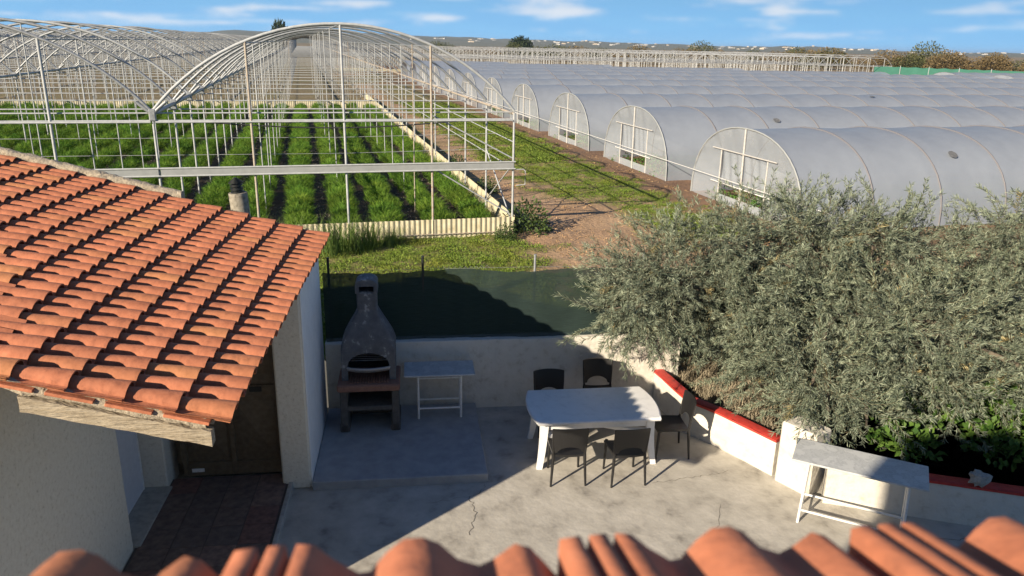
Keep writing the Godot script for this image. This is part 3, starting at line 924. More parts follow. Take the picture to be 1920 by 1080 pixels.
# ---------------------------------------------------------------- greenhouses
const BW := 8.1
func arch_pts(n: int) -> Array:
	var R := 5.27
	var a := asin(4.05 / R)
	var p := []
	for i in n + 1:
		var t := lerpf(-a, a, float(i) / n)
		p.append(Vector3(R * sin(t), 3.05 + R * cos(t) - 3.37, 0))
	return p
func build_greenhouses() -> void:
	var arch_near := MB.new(); arch_near.tube(arch_pts(28), .034, 8)
	var arch_mid := MB.new(); arch_mid.tube(arch_pts(16), .030, 5)
	var am := arch_near.mesh()
	var af := arch_mid.mesh()
	var tie := MB.new(); tie.tube([Vector3(-4.0, 2.92, 0), Vector3(4.0, 2.92, 0)], .018, 5)
	var tm := tie.mesh()
	var pm := MB.new(); pm.tube([Vector3(0, 0, 0), Vector3(0, 1, 0)], .026, 6)
	var pmm := pm.mesh()
	var socket := MB.new()
	socket.box(Vector3(0, 2.98, 0), Vector3(.14, .26, .10), Basis.IDENTITY, .02)
	socket.tube([Vector3(0, 3.0, 0), Vector3(-.30, 3.26, 0)], .05, 6, .036)
	socket.tube([Vector3(0, 3.0, 0), Vector3(.30, 3.26, 0)], .05, 6, .036)
	var sm := socket.mesh()
	var side := sheet_mesh(2.0, .46)
	for k in 9:
		var ac := .85 - BW * k
		var b0 := 18.4
		var names := ["bare arched greenhouse frame over the central crop rows", "bare arched greenhouse frame sharing a gutter with the central one, on its left"]
		var label: String = names[k] if k < 2 else "%s bare greenhouse frame to the left of the central one" % ORD[k - 1]
		var o := thing("greenhouse_frame", label, "greenhouse", fl(ac, b0), YF, "bare greenhouse frames")
		var first := 0
		if k > 1: first = maxi(0, int(((3.2 + BW * (k - 1)) / .345 - b0 - 9.0) / 3.0))
		var total := 70
		var single := first + (22 if k < 3 else 12)
		var far_mb := MB.new()
		for i in range(first, total):
			var z := -3.0 * i
			if i < single:
				part("arch", am if i < 8 else af, M.steel if rng.randf() < .85 else M.rail, o, Vector3(rng.randfn(0, .012), rng.randfn(0, .015), z))
				part("tie_bar", tm, M.rail, o, Vector3(0, -.06, z))
				if i == 0: part("tie_bar", tm, M.rail, o, Vector3(0, .09, z - .12))
				for px: float in [-2.03, 0.0, 2.03]:
					if px == 0.0 and i % 2 == 1: continue
					part("post", pmm, M.rail if rng.randf() < .94 else M.rust, o, Vector3(px + rng.randfn(0, .02), 0, z), Basis(Vector3.BACK, rng.randfn(0, .004)) * Basis.from_scale(Vector3(1, 4.93 if px == 0.0 else 4.53, 1) * Vector3(1.2 if i == 0 else 0.62, 1, 1.2 if i == 0 else 0.62)))
				for s: float in [-1, 1]:
					if s > 0 and k > 0: continue
					part("gutter_post", pmm, M.rail, o, Vector3(4.05 * s, 0, z), Basis.from_scale(Vector3(1.1, 3.0, 1.1)))
					if k == 0 and s > 0: continue
					part("gutter_socket", sm, M.steel, o, Vector3(4.05 * s, 0, z))
			else:
				for p in arch_tris(z): far_mb.tube(p, .03, 3)
		if total > single:
			part("far_frame_bays", far_mb, M.steel, o).set_meta("kind", "stuff")
		var zs := -3.0 * first
		var ze := -3.0 * (total - 1)
		for e in [[-4.05, 3.0, .05], [0.0, 4.93, .02], [2.05, 4.5, .016], [-2.05, 4.5, .016]]:
			var mb := MB.new()
			mb.tube([Vector3(e[0], e[1], zs), Vector3(e[0], e[1], ze)], e[2], 6)
			part("gutter" if e[1] == 3.0 else "purlin", mb, M.steel, o)
		if k == 0:
			var mb := MB.new()
			mb.tube([Vector3(4.05, 2.98, 0), Vector3(4.05, 2.98, ze)], .035, 6)
			part("gutter", mb, M.rust, o)
			for zz: float in [2.3, 1.65]:
				mb = MB.new()
				mb.tube([Vector3(4.06, zz, 0), Vector3(4.06, zz, -150.0)], .014, 5)
				part("side_rail", mb, M.rail, o)
		if k < 2:
			# vent strip across the front
			for y: float in [1.66, 1.83]:
				var mb := MB.new()
				mb.tube([Vector3(-4.05, y, .06), Vector3(4.09, y, .06)], .022, 6)
				part("vent_rail", mb, M.rail, o)
			var mb2 := MB.new()
			mb2.box(Vector3(0.02, 1.745, .06), Vector3(8.05, .14, .012))
			part("vent_sheet", mb2, M.sheet, o)
			var mb3 := MB.new()
			mb3.tube([Vector3(-4.0, 2.83, .03), Vector3(4.0, 2.83, .03)], .024, 6)
			part("cross_rail", mb3, M.rail, o)
			# corrugated skirt at the front, sheet by sheet
			for i in 4:
				part("corrugated_sheet", side, M.corrugated, o, Vector3(-3.04 + i * 2.03, 0, .09))
			var mb4 := MB.new()
			mb4.tube([Vector3(-4.05, .10, .135), Vector3(4.05, .10, .135)], .012, 5)
			part("skirt_rail", mb4, M.rust, o)
		if k < 5:
			for i in 4:
				part("corrugated_sheet", sheet_mesh(2.0, .60) if i == 0 and k == 0 else cross_sheet(), M.corrugated, o, Vector3(-3.04 + i * 2.03, 0, -37.6))
		if k == 0:
			for i in 24:
				part("corrugated_sheet", side, M.corrugated, o, Vector3(4.12, 0, -1.05 - i * 2.02), Basis(Vector3.UP, PI / 2))
			# braces and loop handle at the corner
			for e in [[Vector3(4.05, 1.9, -.1), Vector3(2.05, 2.95, -.1)], [Vector3(4.05, .3, -.05), Vector3(4.05, 1.75, -3.0)], [Vector3(4.05, 1.75, -.05), Vector3(4.05, .3, -3.0)], [Vector3(2.05, 1.7, -.06), Vector3(4.0, .5, -.06)]]:
				var mb := MB.new()
				mb.tube(e, .018, 5)
				part("brace", mb, M.rail, o)
			var hd := MB.new()
			hd.tube([Vector3(4.1, 1.64, .05), Vector3(4.30, 1.64, .05), Vector3(4.35, 1.60, .05), Vector3(4.35, 1.26, .05), Vector3(4.12, 1.24, .05)], .014, 6)
			part("crank_loop", hd, M.rail, o)
			var hs := MB.new()
			var hp := []
			for i in 21:
				hp.append(Vector3(lerpf(-3.9, 4.0, i / 20.0), 2.42 - .35 * sin(PI * i / 20.0) * .6, -4.5))
			hs.tube(hp, .02, 5)
			part("sagging_hose", hs, M.hose, o)
			for y: float in [1.95, 2.35]:
				var w := MB.new()
				w.tube([Vector3(-12, y, -1.5), Vector3(0, y - .06, -1.5), Vector3(4.0, y, -1.5)], .005, 4)
				part("training_wire", w, M.rail, o)
var _cross: ArrayMesh
func cross_sheet() -> ArrayMesh:
	if _cross == null: _cross = sheet_mesh(2.0, .60)
	return _cross
func sheet_mesh(w: float, h: float) -> ArrayMesh:
	var mb := MB.new()
	var lo := []
	var hi := []
	var n := int(w / .12) * 4
	for i in n + 1:
		var x := -w / 2 + w * i / n
		var z := .018 * sin(i * PI / 2.0 + .6)
		lo.append(Vector3(x, -.05, z)); hi.append(Vector3(x, h, z))
	mb.grid([lo, hi])
	return mb.mesh()
func arch_tris(z: float) -> Array:
	var o := []
	var p := []
	for q: Vector3 in arch_pts(9): p.append(q + Vector3(0, 0, z))
	o.append(p)
	o.append([Vector3(-4.05, 0, z), Vector3(-4.05, 3.0, z)])
	o.append([Vector3(4.05, 0, z), Vector3(4.05, 3.0, z)])
	o.append([Vector3(-2.03, 0, z), Vector3(-2.03, 4.5, z)])
	o.append([Vector3(2.03, 0, z), Vector3(2.03, 4.5, z)])
	o.append([Vector3(-4.0, 2.9, z), Vector3(4.0, 2.9, z)])
	return o

# ---------------------------------------------------------------- polytunnels
func tunnel_pt(t: float, r: float, h: float) -> Vector2:   # t 0..1 across the hoop
	var g := PI * t
	var x := -cos(g)
	return Vector2(signf(x) * pow(absf(x), .92) * r, pow(sin(g), .80) * h)
func film_mesh(bays: int, sp: float, segs: int, sub: int) -> ArrayMesh:
	var mb := MB.new()
	var rows := []
	for i in bays * sub + 1:
		var u := fmod(float(i) / sub, 1.0)
		var sag := 1.0 - .07 * u * (1.0 - u) * (1.0 + .25 * sin(i * 1.7))
		var row := []
		for k in segs + 1:
			var p := tunnel_pt(float(k) / segs, 3.05, 2.37)
			var s := 1.0 + (sag - 1.0) * sin(PI * k / segs)
			row.append(Vector3(i * sp / sub, p.y * s, p.x * (1.0 + (sag - 1.0) * .5)))
		rows.append(row)
	mb.grid(rows)
	return mb.mesh()
func build_tunnels() -> void:
	var sp := 2.2
	var bays := 26
	var film := film_mesh(bays, sp, 18, 5)
	var hp := []
	for k in 25:
		var p := tunnel_pt(k / 24.0, 3.052, 2.372)
		hp.append(Vector3(0, p.y, p.x))
	var hb := MB.new(); hb.tube(hp, .025, 6)
	var hoop := hb.mesh()
	var hall := MB.new()
	var hp2 := []
	for k in 13:
		var p := tunnel_pt(k / 12.0, 3.055, 2.375)
		hp2.append(Vector3(0, p.y, p.x))
	hall.tube(hp2, .02, 3)
	var hoop_far := hall.mesh()
	# end wall film: left and right of the door, above it and the door curtain
	var endw := MB.new()
	var fan := []
	for k in 25:
		var p := tunnel_pt(k / 24.0, 3.03, 2.35)
		fan.append(p)
	var door := PackedVector2Array()
	for p: Vector2 in fan: door.append(p)
	var outer := PackedVector2Array(door)
	# ring shape: arch minus the door opening, drawn as strips
	for k in 24:
		var p: Vector2 = fan[k]
		var q: Vector2 = fan[k + 1]
		var pi := Vector2(clampf(p.x, -1.25, 1.25), minf(p.y, 1.62))
		var qi := Vector2(clampf(q.x, -1.25, 1.25), minf(q.y, 1.62))
		var fp := Vector3(-.01 + .015 * sin(k * 2.1), p.y, p.x); var fq := Vector3(-.01 + .015 * sin(k * 2.1 + 2.1), q.y, q.x)
		endw.quad(fp, fq, Vector3(-.02, qi.y, qi.x), Vector3(-.02, pi.y, pi.x))
	var endm := endw.mesh()
	var cur := MB.new()
	var rr := []
	for j in 9:
		var row := []
		for i in 31:
			var z := lerpf(-1.24, 1.24, i / 30.0)
			row.append(Vector3(.02 + .022 * sin(i * 1.3 + j * .4) + .012 * sin(i * 2.9), lerpf(.62, 1.62, j / 8.0), z))
		rr.append(row)
	cur.grid(rr)
	var curtain := cur.mesh()
	var low := MB.new()
	low.box(Vector3(-.02, .13, 0), Vector3(.02, .26, 2.6))
	var lowm := low.mesh()
	for k in 11:
		var b := 20.2 + 8.05 * k
		var nb: int = [26, 26, 26, 26, 26, 26, 26, 23, 17, 11, 6][k]
		var label := "nearest grey plastic polytunnel, rising right behind the olive tree" if k == 0 else "%s grey plastic polytunnel, counting back from the olive tree" % ORD[k]
		var o := thing("polytunnel", label, "polytunnel", fl(12.4, b), YF, "grey plastic polytunnels")
		part("film", film if k < 7 else film_mesh(nb, sp, 12, 3), M.film, o)
		if k < 7:
			for i in bays + 1: part("hoop", hoop, M.hoop, o, Vector3(i * sp, 0, 0))
		else:
			for i in nb + 1: part("hoop", hoop_far, M.hoop, o, Vector3(i * sp, 0, 0))
		if k < 9:
			part("end_film", endm, M.clearfilm, o)
			part("door_curtain", curtain, M.clearfilm, o)
			part("door_sill_film", lowm, M.clearfilm, o)
			for z: float in [-1.27, 1.27]:
				var mb := MB.new()
				mb.tube([Vector3(-.03, 0, z), Vector3(-.03, 1.66, z)], .024, 6)
				part("door_post", mb, M.endpost, o)
			var mb := MB.new()
			mb.tube([Vector3(-.05, 0, .05), Vector3(-.05, 2.36, .0)], .032, 6)
			part("centre_post", mb, M.endpost, o)
			mb = MB.new()
			mb.tube([Vector3(-.07, 1.64, -1.75), Vector3(-.07, 1.64, 1.75)], .022, 6)
			part("cross_bar", mb, M.endpost, o)
			mb = MB.new()
			mb.tube([Vector3(-.07, .62, -1.7), Vector3(-.07, .62, 1.7)], .018, 6)
			part("lower_bar", mb, M.whitemetal, o)
			var fb := MB.new()
			var fp := []
			for p: Vector3 in hp: fp.append(p * Vector3(1, 1.002, 1.002) + Vector3(-.01, 0, 0))
			fb.tube(fp, .028, 6)
			part("end_hoop", fb, M.sheet, o)
		# vent patches
		for e in [[0, 5.3, .26], [1, 5.0, .3], [2, 16.5, .42]]:
			if e[0] == k:
				var g: float = e[2]
				var p := tunnel_pt(1.0 - g, 3.05, 2.37)
				var p2 := tunnel_pt(1.0 - g + .02, 3.05, 2.37)
				var up := Vector3(0, p.y - p2.y, p.x - p2.x).normalized()
				var nn := up.cross(Vector3.RIGHT).normalized()
				if nn.y < 0: nn = -nn
				var mb2 := MB.new()
				var ce := Vector3(float(e[1]), p.y, p.x) + nn * .012
				for i in 20:
					var g0 := TAU * i / 20.0
					var g1 := TAU * (i + 1) / 20.0
					mb2.tri(ce, ce + Vector3.RIGHT * cos(g0) * .14 + up * sin(g0) * .14, ce + Vector3.RIGHT * cos(g1) * .14 + up * sin(g1) * .14)
				part("vent_patch", mb2, M.bbq, o)
	# second block beyond the cross track
	var film_short := film_mesh(9, sp, 12, 3)
	for k in range(4, 8):
		var b := 22.0 + 8.05 * k
		var o := thing("polytunnel", "%s grey polytunnel from the front of the far block before the green net fence" % ORD[k - 4], "polytunnel", fl(73.5, b), YF, "polytunnels of the far block")
		part("film", film_short, M.film, o)
		for i in 10: part("hoop", hoop_far, M.hoop, o, Vector3(i * sp, 0, 0))
		part("end_film", endm, M.film, o)
		part("door_curtain", curtain, M.film, o)
	# white guide pipe along the tunnel ends
	var gp := MB.new()
	gp.tube([L3(0, 0, .80), L3(0, 60, .80)], .010, 6)
	var gpo := part("guide_pipe", gp, M.whitemetal, null, fl(12.18, 14.0), Basis(Vector3.UP, deg_to_rad(YF)))
	tag(gpo, "thin white pipe strung along the ends of the polytunnels", "pipe")

# ---------------------------------------------------------------- crops
func feather_mesh(sd: int, count: int) -> ArrayMesh:
	var r := RandomNumberGenerator.new()
	r.seed = sd
	var mb := MB.new()
	mb.coloured = true
	for i in count:
		var th := r.randf() * TAU
		var rad := sqrt(r.randf()) * .30
		var h := .12 + .46 * r.randf() * (1.0 - rad * 1.5)
		var p := Vector3(cos(th) * rad, h, sin(th) * rad)
		var d := (Vector3(cos(th) * .6, .9, sin(th) * .6) + Vector3(r.randfn(0, .45), r.randfn(0, .3), r.randfn(0, .45))).normalized()
		var ln := r.randf_range(.09, .2)
		var w := d.cross(Vector3(r.randfn(), r.randfn(), r.randfn())).normalized() * r.randf_range(.003, .0065)
		var k := r.randf()
		mb.col = C(.055, .13, .022).lerp(C(.18, .31, .052), k)
		mb.tri(p - w, p + w, p + d * ln)
		mb.tri(p - w + Vector3(.01, .03, 0), p + w + Vector3(.01, .03, 0), p + (d + Vector3(r.randfn(0, .4), 0, r.randfn(0, .4))).normalized() * ln)
	return mb.mesh()
func build_crops() -> void:
	var ms := [feather_mesh(1, 420), feather_mesh(2, 420)]
	var idx := 0
	for k in 3:
		for j in 7:
			var a := 4.22 - j * 1.13 - BW * k
			var b0 := 19.0
			if k > 0: b0 = maxf(19.0, -a / .345 - 8.0)
			var xf := []
			var cols := []
			var b := b0
			while b < 55.5:
				if rng.randf() > .05:
					var s := rng.randf_range(.8, 1.15)
					var bs := Basis(Vector3.UP, rng.randf() * TAU).scaled(Vector3(s * 1.05, s * rng.randf_range(.85, 1.15), s * 1.05))
					xf.append(Transform3D(bs, fl(a + rng.randfn(0, .07), b, FY - .04)))
					var t := rng.randf_range(.75, 1.25)
					cols.append(Color(t * rng.randf_range(.9, 1.2), t, t * .9))
				b += rng.randf_range(.24, .38)
			var side := "from the right-hand skirt of the central greenhouse"
			var o := thing("fennel_row", "%s row of feathery green fennel, counted %s" % [ORD[idx], side], "crop row", Vector3.ZERO, 0.0, "rows of fennel")
			multi("foliage", ms[idx % 2], M.feather, xf, cols, o).set_meta("kind", "stuff")
			idx += 1
	# leafy crop inside the nearest tunnels
	var lm := leafy_mesh(4, 60, .30, .30, .07, C(.05, .14, .025), C(.12, .24, .05))
	for k in 5:
		var xf := []
		var cols := []
		for z: float in [-1.9, -.9, 0.0, .9, 1.9]:
			var a := 12.7
			while a < (34.0 if k < 3 else 24.0):
				xf.append(Transform3D(Basis(Vector3.UP, rng.randf() * TAU).scaled(Vector3.ONE * rng.randf_range(.9, 1.4)), fl(a, 20.2 + 8.05 * k + z + rng.randfn(0, .05), FY)))
				var t := rng.randf_range(.8, 1.2)
				cols.append(Color(t, t, t))
				a += .45
		var o := multi("tunnel_crop", lm, M.leaf, xf, cols)
		tag(o, "leafy green crop growing inside the %s polytunnel from the olive tree" % ORD[k], "crop", "crops inside the tunnels", "stuff")

func leafy_mesh(sd: int, count: int, rad: float, high: float, leaf: float, c0: Color, c1: Color, narrow := .5) -> ArrayMesh:
	var r := RandomNumberGenerator.new()
	r.seed = sd
	var mb := MB.new()
	mb.coloured = true
	for i in count:
		var d := Vector3(r.randfn(), absf(r.randfn()) * .9, r.randfn()).normalized()
		var p := Vector3(d.x * rad, d.y * high, d.z * rad) * pow(r.randf(), .4)
		var u := (d + Vector3(r.randfn(0, .6), r.randfn(0, .6), r.randfn(0, .6))).normalized()
		var w := u.cross(Vector3(r.randfn(), r.randfn(), r.randfn())).normalized()
		var ln := leaf * r.randf_range(.7, 1.4)
		mb.col = c0.lerp(c1, r.randf())
		var e := p + u * ln
		var m := p + u * ln * .5
		mb.tri(p, m + w * ln * narrow * .5, e)
		mb.tri(p, e, m - w * ln * narrow * .5)
	return mb.mesh()

# ---------------------------------------------------------------- far away
func hill_lift(a: float) -> float:
	return 18.0 - a * .42 - 20.0 * smoothstep(-18.0, -26.0, a) + 6.0 * n1.get_noise_2d(a * .35, 3.0) + 3.0 * n1.get_noise_2d(a * 2.1, 9.0)
func build_far() -> void:
	# low hills along the horizon
	var mb := MB.new()
	var rows := []
	for j in 5:
		var row := []
		for i in 181:
			var a := lerpf(-75.0, 75.0, i / 180.0)
			var r: float = [1200.0, 1750.0, 2300.0, 2800.0, 3200.0][j]
			var lift := hill_lift(a)
			var hgt: float = maxf(0.0, lift) * [0.0, .55, 1.0, .8, 0.0][j]
			row.append(Vector3(sin(deg_to_rad(a)) * r, FY - .5 + hgt, -cos(deg_to_rad(a)) * r))
		rows.append(row)
	mb.grid(rows, false, false)
	struct("hills", mb, M.hill)
	# town on the horizon
	var house := []
	for v in 2:
		var h := MB.new()
		h.box(Vector3(0, 1.5, 0), Vector3(8, 6.0, 7))
		h.box(Vector3(1.2, 5.2, -.4), Vector3(4.5 if v == 0 else 6.0, 2.0, 4.5))
		h.box(Vector3(0, 4.6, 0), Vector3(8.4, .3, 7.4))
		house.append(h.mesh())
	for i in 120:
		var a := rng.randf_range(-9.0, 34.0)
		var r := rng.randf_range(1500.0, 2250.0)
		var p := Vector3(sin(deg_to_rad(a)) * r, FY - 1.0 + hill_lift(a) * (remap(r, 1200.0, 1750.0, 0.0, .55) if r < 1750.0 else remap(r, 1750.0, 2300.0, .55, 1.0)), -cos(deg_to_rad(a)) * r)
		var o := part("town_house", house[rng.randi() % 2], M.town[0 if rng.randf() < .75 else 1], null, p, Basis(Vector3.UP, rng.randf() * TAU).scaled(Vector3(rng.randf_range(.5, 1.5), rng.randf_range(.25, .5), rng.randf_range(.5, 1.1))))
		tag(o, "tiny pale house of the distant town on the horizon", "house", "distant town houses")
	# farm building with flat white roof by the shrubs
	var fb := thing("farm_shed", "low white shed among the brown shrubs beyond the green fence", "building", fl(131.0, 108.0), YF)
	mb = MB.new(); mb.box(Vector3(0, 1.3, 0), Vector3(9, 2.6, 5))
	part("wall", mb, M.town[0], fb)
	mb = MB.new(); mb.box(Vector3(0, 2.75, 0), Vector3(9.6, .3, 5.6))
	part("roof", mb, M.whitemetal, fb)
	# green net fence on the far right
	var ge := thing("green_net_fence", "long green windbreak net fence behind the far polytunnels", "fence", fl(87.5, 108.0), YF)
	mb = MB.new()
	rows = []
	for j in 3:
		var row := []
		for i in 61:
			row.append(L3(i * .42 + .12 * sin(i * 1.9 + j), -i * 1.0, j * 1.15 + (.06 * sin(i * 3.3) if j == 2 else 0.0)))
		rows.append(row)
	mb.grid(rows)
	part("net", mb, M.farnet, ge)
	for i in 16:
		mb = MB.new()
		mb.tube([L3(i * 1.68 - .1, -i * 4.0, 0), L3(i * 1.68 - .1, -i * 4.0, 2.5)], .05, 5)
		part("post", mb, M.rail, ge)
	# far greenhouse frames, side on beyond the tunnels
	var fm := MB.new()
	for i in 14:
		for p in arch_tris(-3.0 * i): fm.tube(p, .05, 3)
	for e in [[-4.05, 3.0], [4.05, 3.0], [0.0, 4.93], [2.05, 4.5], [-2.05, 4.5]]:
		fm.tube([Vector3(e[0], e[1], 0), Vector3(e[0], e[1], -39)], .05, 3)
	var farm := fm.mesh()
	var skirt := sheet_mesh(8.0, .5)
	for i in 14:
		var t := i / 13.0
		var o := thing("greenhouse_frame", "%s bare greenhouse frame from the left in the row beyond the polytunnels" % ORD[i], "greenhouse", fl(lerpf(8.0, 87.0, t), lerpf(130.0, 107.0, t)), YF, "far greenhouse frames")
		o.scale = Vector3(.74, .78, 1.1)
		part("frame", farm, M.rail, o)
		part("corrugated_sheet", skirt, M.corrugated, o, Vector3(0, 0, .1))
	# shrubs and trees
	var brown := leafy_mesh(21, 1500, 1.0, 1.0, .085, C(.10, .075, .035), C(.20, .15, .075), .6)
	var olive := leafy_mesh(22, 1500, 1.0, 1.0, .085, C(.05, .06, .025), C(.12, .125, .055), .6)
	var dark := leafy_mesh(23, 1500, 1.0, 1.0, .16, C(.02, .032, .014), C(.05, .07, .03), .6)
	var tree := func(called: String, label: String, p: Vector3, rad: float, high: float, m: Mesh, group: String) -> void:
		var o := thing(called, label, "tree" if called.ends_with("tree") else "shrub", p, rng.randf() * 360.0, group)
		var t := MB.new()
		t.tube([Vector3(0, -.2, 0), Vector3(.05 * high, high * .3, 0), Vector3(0, high * .55, .04 * high)], .06 * high, 6, .025 * high)
		part("trunk", t, M.trunk, o)
		part("crown", m, M.leaf, o, Vector3(0, high * .32, 0), Basis.from_scale(Vector3(rad, high * .68, rad)))
	for i in 26:
		tree.call("brown_shrub", "brown and olive shrub in the thicket behind the green net fence", fl(lerpf(98.0, 140.0, i / 25.0) + rng.randf_range(-6, 6), lerpf(150.0, 105.0, i / 25.0) + rng.randf_range(-5, 5)), rng.randf_range(2.5, 4.8), rng.randf_range(3.4, 5.2), brown if rng.randf() < .65 else olive, "thicket behind the green fence")
	for i in 34:
		var t := i / 33.0
		tree.call("olive_shrub", "dull green shrub behind the far greenhouse frames", fl(lerpf(40.0, 125.0, t) + rng.randf_range(-2, 2), lerpf(240.0, 170.0, t)), rng.randf_range(2.5, 5.0), rng.randf_range(2.6, 5.0), olive if rng.randf() < .5 else brown, "shrubs behind the far frames")
	tree.call("round_tree", "dark round tree standing above the left greenhouse arches", Vector3(-88.0, FY, -300.0), 3.4, 11.5, dark, "")
	tree.call("round_tree", "small dark tree on the skyline beyond the polytunnels", Vector3(1.5, FY, -330.0), 5.0, 7.5, dark, "")
	tree.call("round_tree", "wide dark tree rising over the far greenhouse frames", Vector3(62.0, FY, -270.0), 5.0, 6.8, olive, "")
	tree.call("round_tree", "tallest dark green tree in the thicket at the right", fl(119.0, 132.0), 4.0, 6.6, olive, "")

# ---------------------------------------------------------------- olive trees
func twig_mesh(sd: int, leaves: int, ln: float) -> ArrayMesh:   # slender shoot, narrow leaves set along it
	var r := RandomNumberGenerator.new()
	r.seed = sd
	var mb := MB.new()
	mb.coloured = true
	var pts := []
	for i in 6:
		var t := i / 5.0
		pts.append(Vector3(.05 * sin(t * 3.0 + sd), ln * t, .04 * sin(t * 2.0 + sd * 2.0)))
	mb.col = C(.16, .14, .09)
	mb.tube(pts, .0035, 3, .0015)
	for i in leaves:
		var t := pow(r.randf(), .8) * 4.99
		var k := int(t)
		var p: Vector3 = (pts[k] as Vector3).lerp(pts[k + 1], t - k)
		var g := r.randf() * TAU
		var u := (Vector3(cos(g), r.randf_range(.7, 2.0), sin(g))).normalized()
		var w := u.cross(Vector3(r.randfn(), r.randfn(), r.randfn())).normalized()
		var nn := u.cross(w)
		var l := r.randf_range(.05, .095)
		var hw := l * .068
		mb.col = C(.055, .08, .055).lerp(C(.33, .375, .285), pow(r.randf(), 1.25))
		var m := p + u * l * .5 + nn * l * .06
		mb.tri(p, m + w * hw, p + u * l)
		mb.tri(p, p + u * l, m - w * hw)
	return mb.mesh()
func olive(label: String, trunk_at: Vector2, lobes: Array, density: float, sd: int) -> void:
	var r := RandomNumberGenerator.new()
	r.seed = sd
	var o := thing("olive_tree", label, "tree", Vector3.ZERO, 0.0, "")
	var base := cy(trunk_at.x, trunk_at.y, .7)
	var t := MB.new()
	t.tube([base, base + Vector3(.08, .5, .03), base + Vector3(-.02, 1.0, .1)], .17, 10, .12)
	part("trunk", t, M.trunk, o)
	for e in lobes:
		var b := MB.new()
		var ce := cy(e[0], e[1], e[2])
		var s := base + Vector3(0, .95, .08)
		var mid := s.lerp(ce, .5) + Vector3(r.randfn(0, .12), .18, r.randfn(0, .12))
		b.tube([s, mid, ce, ce + (ce - mid).normalized() * float(e[3]) * .5], .06, 6, .008)
		part("limb", b, M.trunk, o)
	var ms := [twig_mesh(sd, 46, .44), twig_mesh(sd + 1, 54, .54), twig_mesh(sd + 2, 40, .38)]
	var xf := [[], [], []]
	var cl := [[], [], []]
	for e in lobes:
		var ce := cy(e[0], e[1], e[2])
		var rad: float = e[3]
		var n := int(density * rad * rad)
		for i in n:
			var d := Vector3(r.randfn(), r.randfn(), r.randfn()).normalized()
			var p := ce + d * rad * pow(r.randf(), .38) * Vector3(1, .92, 1)
			var gap := n1.get_noise_3d(p.x * 3.4, p.y * 2.4, p.z * 3.4)
			if gap < -.10: continue
			var dir := (d * .8 + Vector3(r.randfn(0, .35), r.randf_range(-1.15, .35), r.randfn(0, .35))).normalized()
			var x := dir.cross(Vector3(r.randfn(), r.randfn(), r.randfn())).normalized()
			var s := r.randf_range(.75, 1.2)
			var k := r.randi() % 3
			xf[k].append(Transform3D(Basis(x, dir, x.cross(dir)).scaled(Vector3.ONE * s), p))
			var q := r.randf_range(.75, 1.25)
			var dry := 1.35 if r.randf() < .025 else 1.0
			cl[k].append(Color(q * dry, q, q * (.7 if dry > 1.0 else 1.0)))
		# long shoots standing out of the crown
		for i in int(rad * 14.0):
			var d := Vector3(r.randfn(), r.randfn() * .7 + .3, r.randfn()).normalized()
			var p := ce + d * rad * .95
			for m in 3:
				var dir := (d + Vector3(r.randfn(0, .2), r.randfn(0, .2), r.randfn(0, .2))).normalized()
				var x := dir.cross(Vector3(.3, .1, .9)).normalized()
				xf[m].append(Transform3D(Basis(x, dir, x.cross(dir)), p + d * m * .12))
				cl[m].append(Color(1.1, 1.1, 1.05))
	for k in 3:
		var c := multi("crown", ms[k], M.leaf, xf[k], cl[k], o)
		c.set_meta("kind", "stuff")
func build_olives() -> void:
	olive("big grey-green olive tree spreading over the low red-topped wall", Vector2(6.3, 10.2), [
		[3.05, 10.1, 1.85, .55], [3.55, 10.3, 2.05, .8], [4.2, 10.4, 2.25, .95], [5.1, 10.5, 2.4, .95], [6.1, 10.5, 2.4, .95], [7.1, 10.6, 2.2, .95], [8.2, 10.6, 2.05, .9],
		[4.7, 9.9, 1.8, .72], [5.4, 9.4, 1.55, .9], [6.5, 9.2, 1.5, .95], [7.5, 9.2, 1.45, .95], [5.2, 8.75, 1.25, .5], [8.3, 8.7, 1.45, .8], [6.0, 8.6, 1.1, .55],
		[4.85, 9.25, 1.2, .5], [5.25, 8.4, 1.0, .42], [5.7, 8.25, .95, .38], [6.8, 8.55, 1.0, .6], [7.6, 8.3, 1.05, .6], [8.5, 8.0, 1.25, .65], [4.75, 10.3, 2.65, .65], [5.8, 10.3, 2.65, .6], [6.7, 10.2, 2.5, .6]], 760.0, 301)
	olive("second olive tree cut off by the right edge of the view", Vector2(9.8, 10.4), [
		[9.3, 10.2, 2.45, .85], [9.8, 10.3, 2.85, .8], [9.3, 9.3, 1.7, 1.0], [10.4, 10.0, 2.4, 1.1], [9.2, 8.6, 1.4, .8]], 740.0, 351)

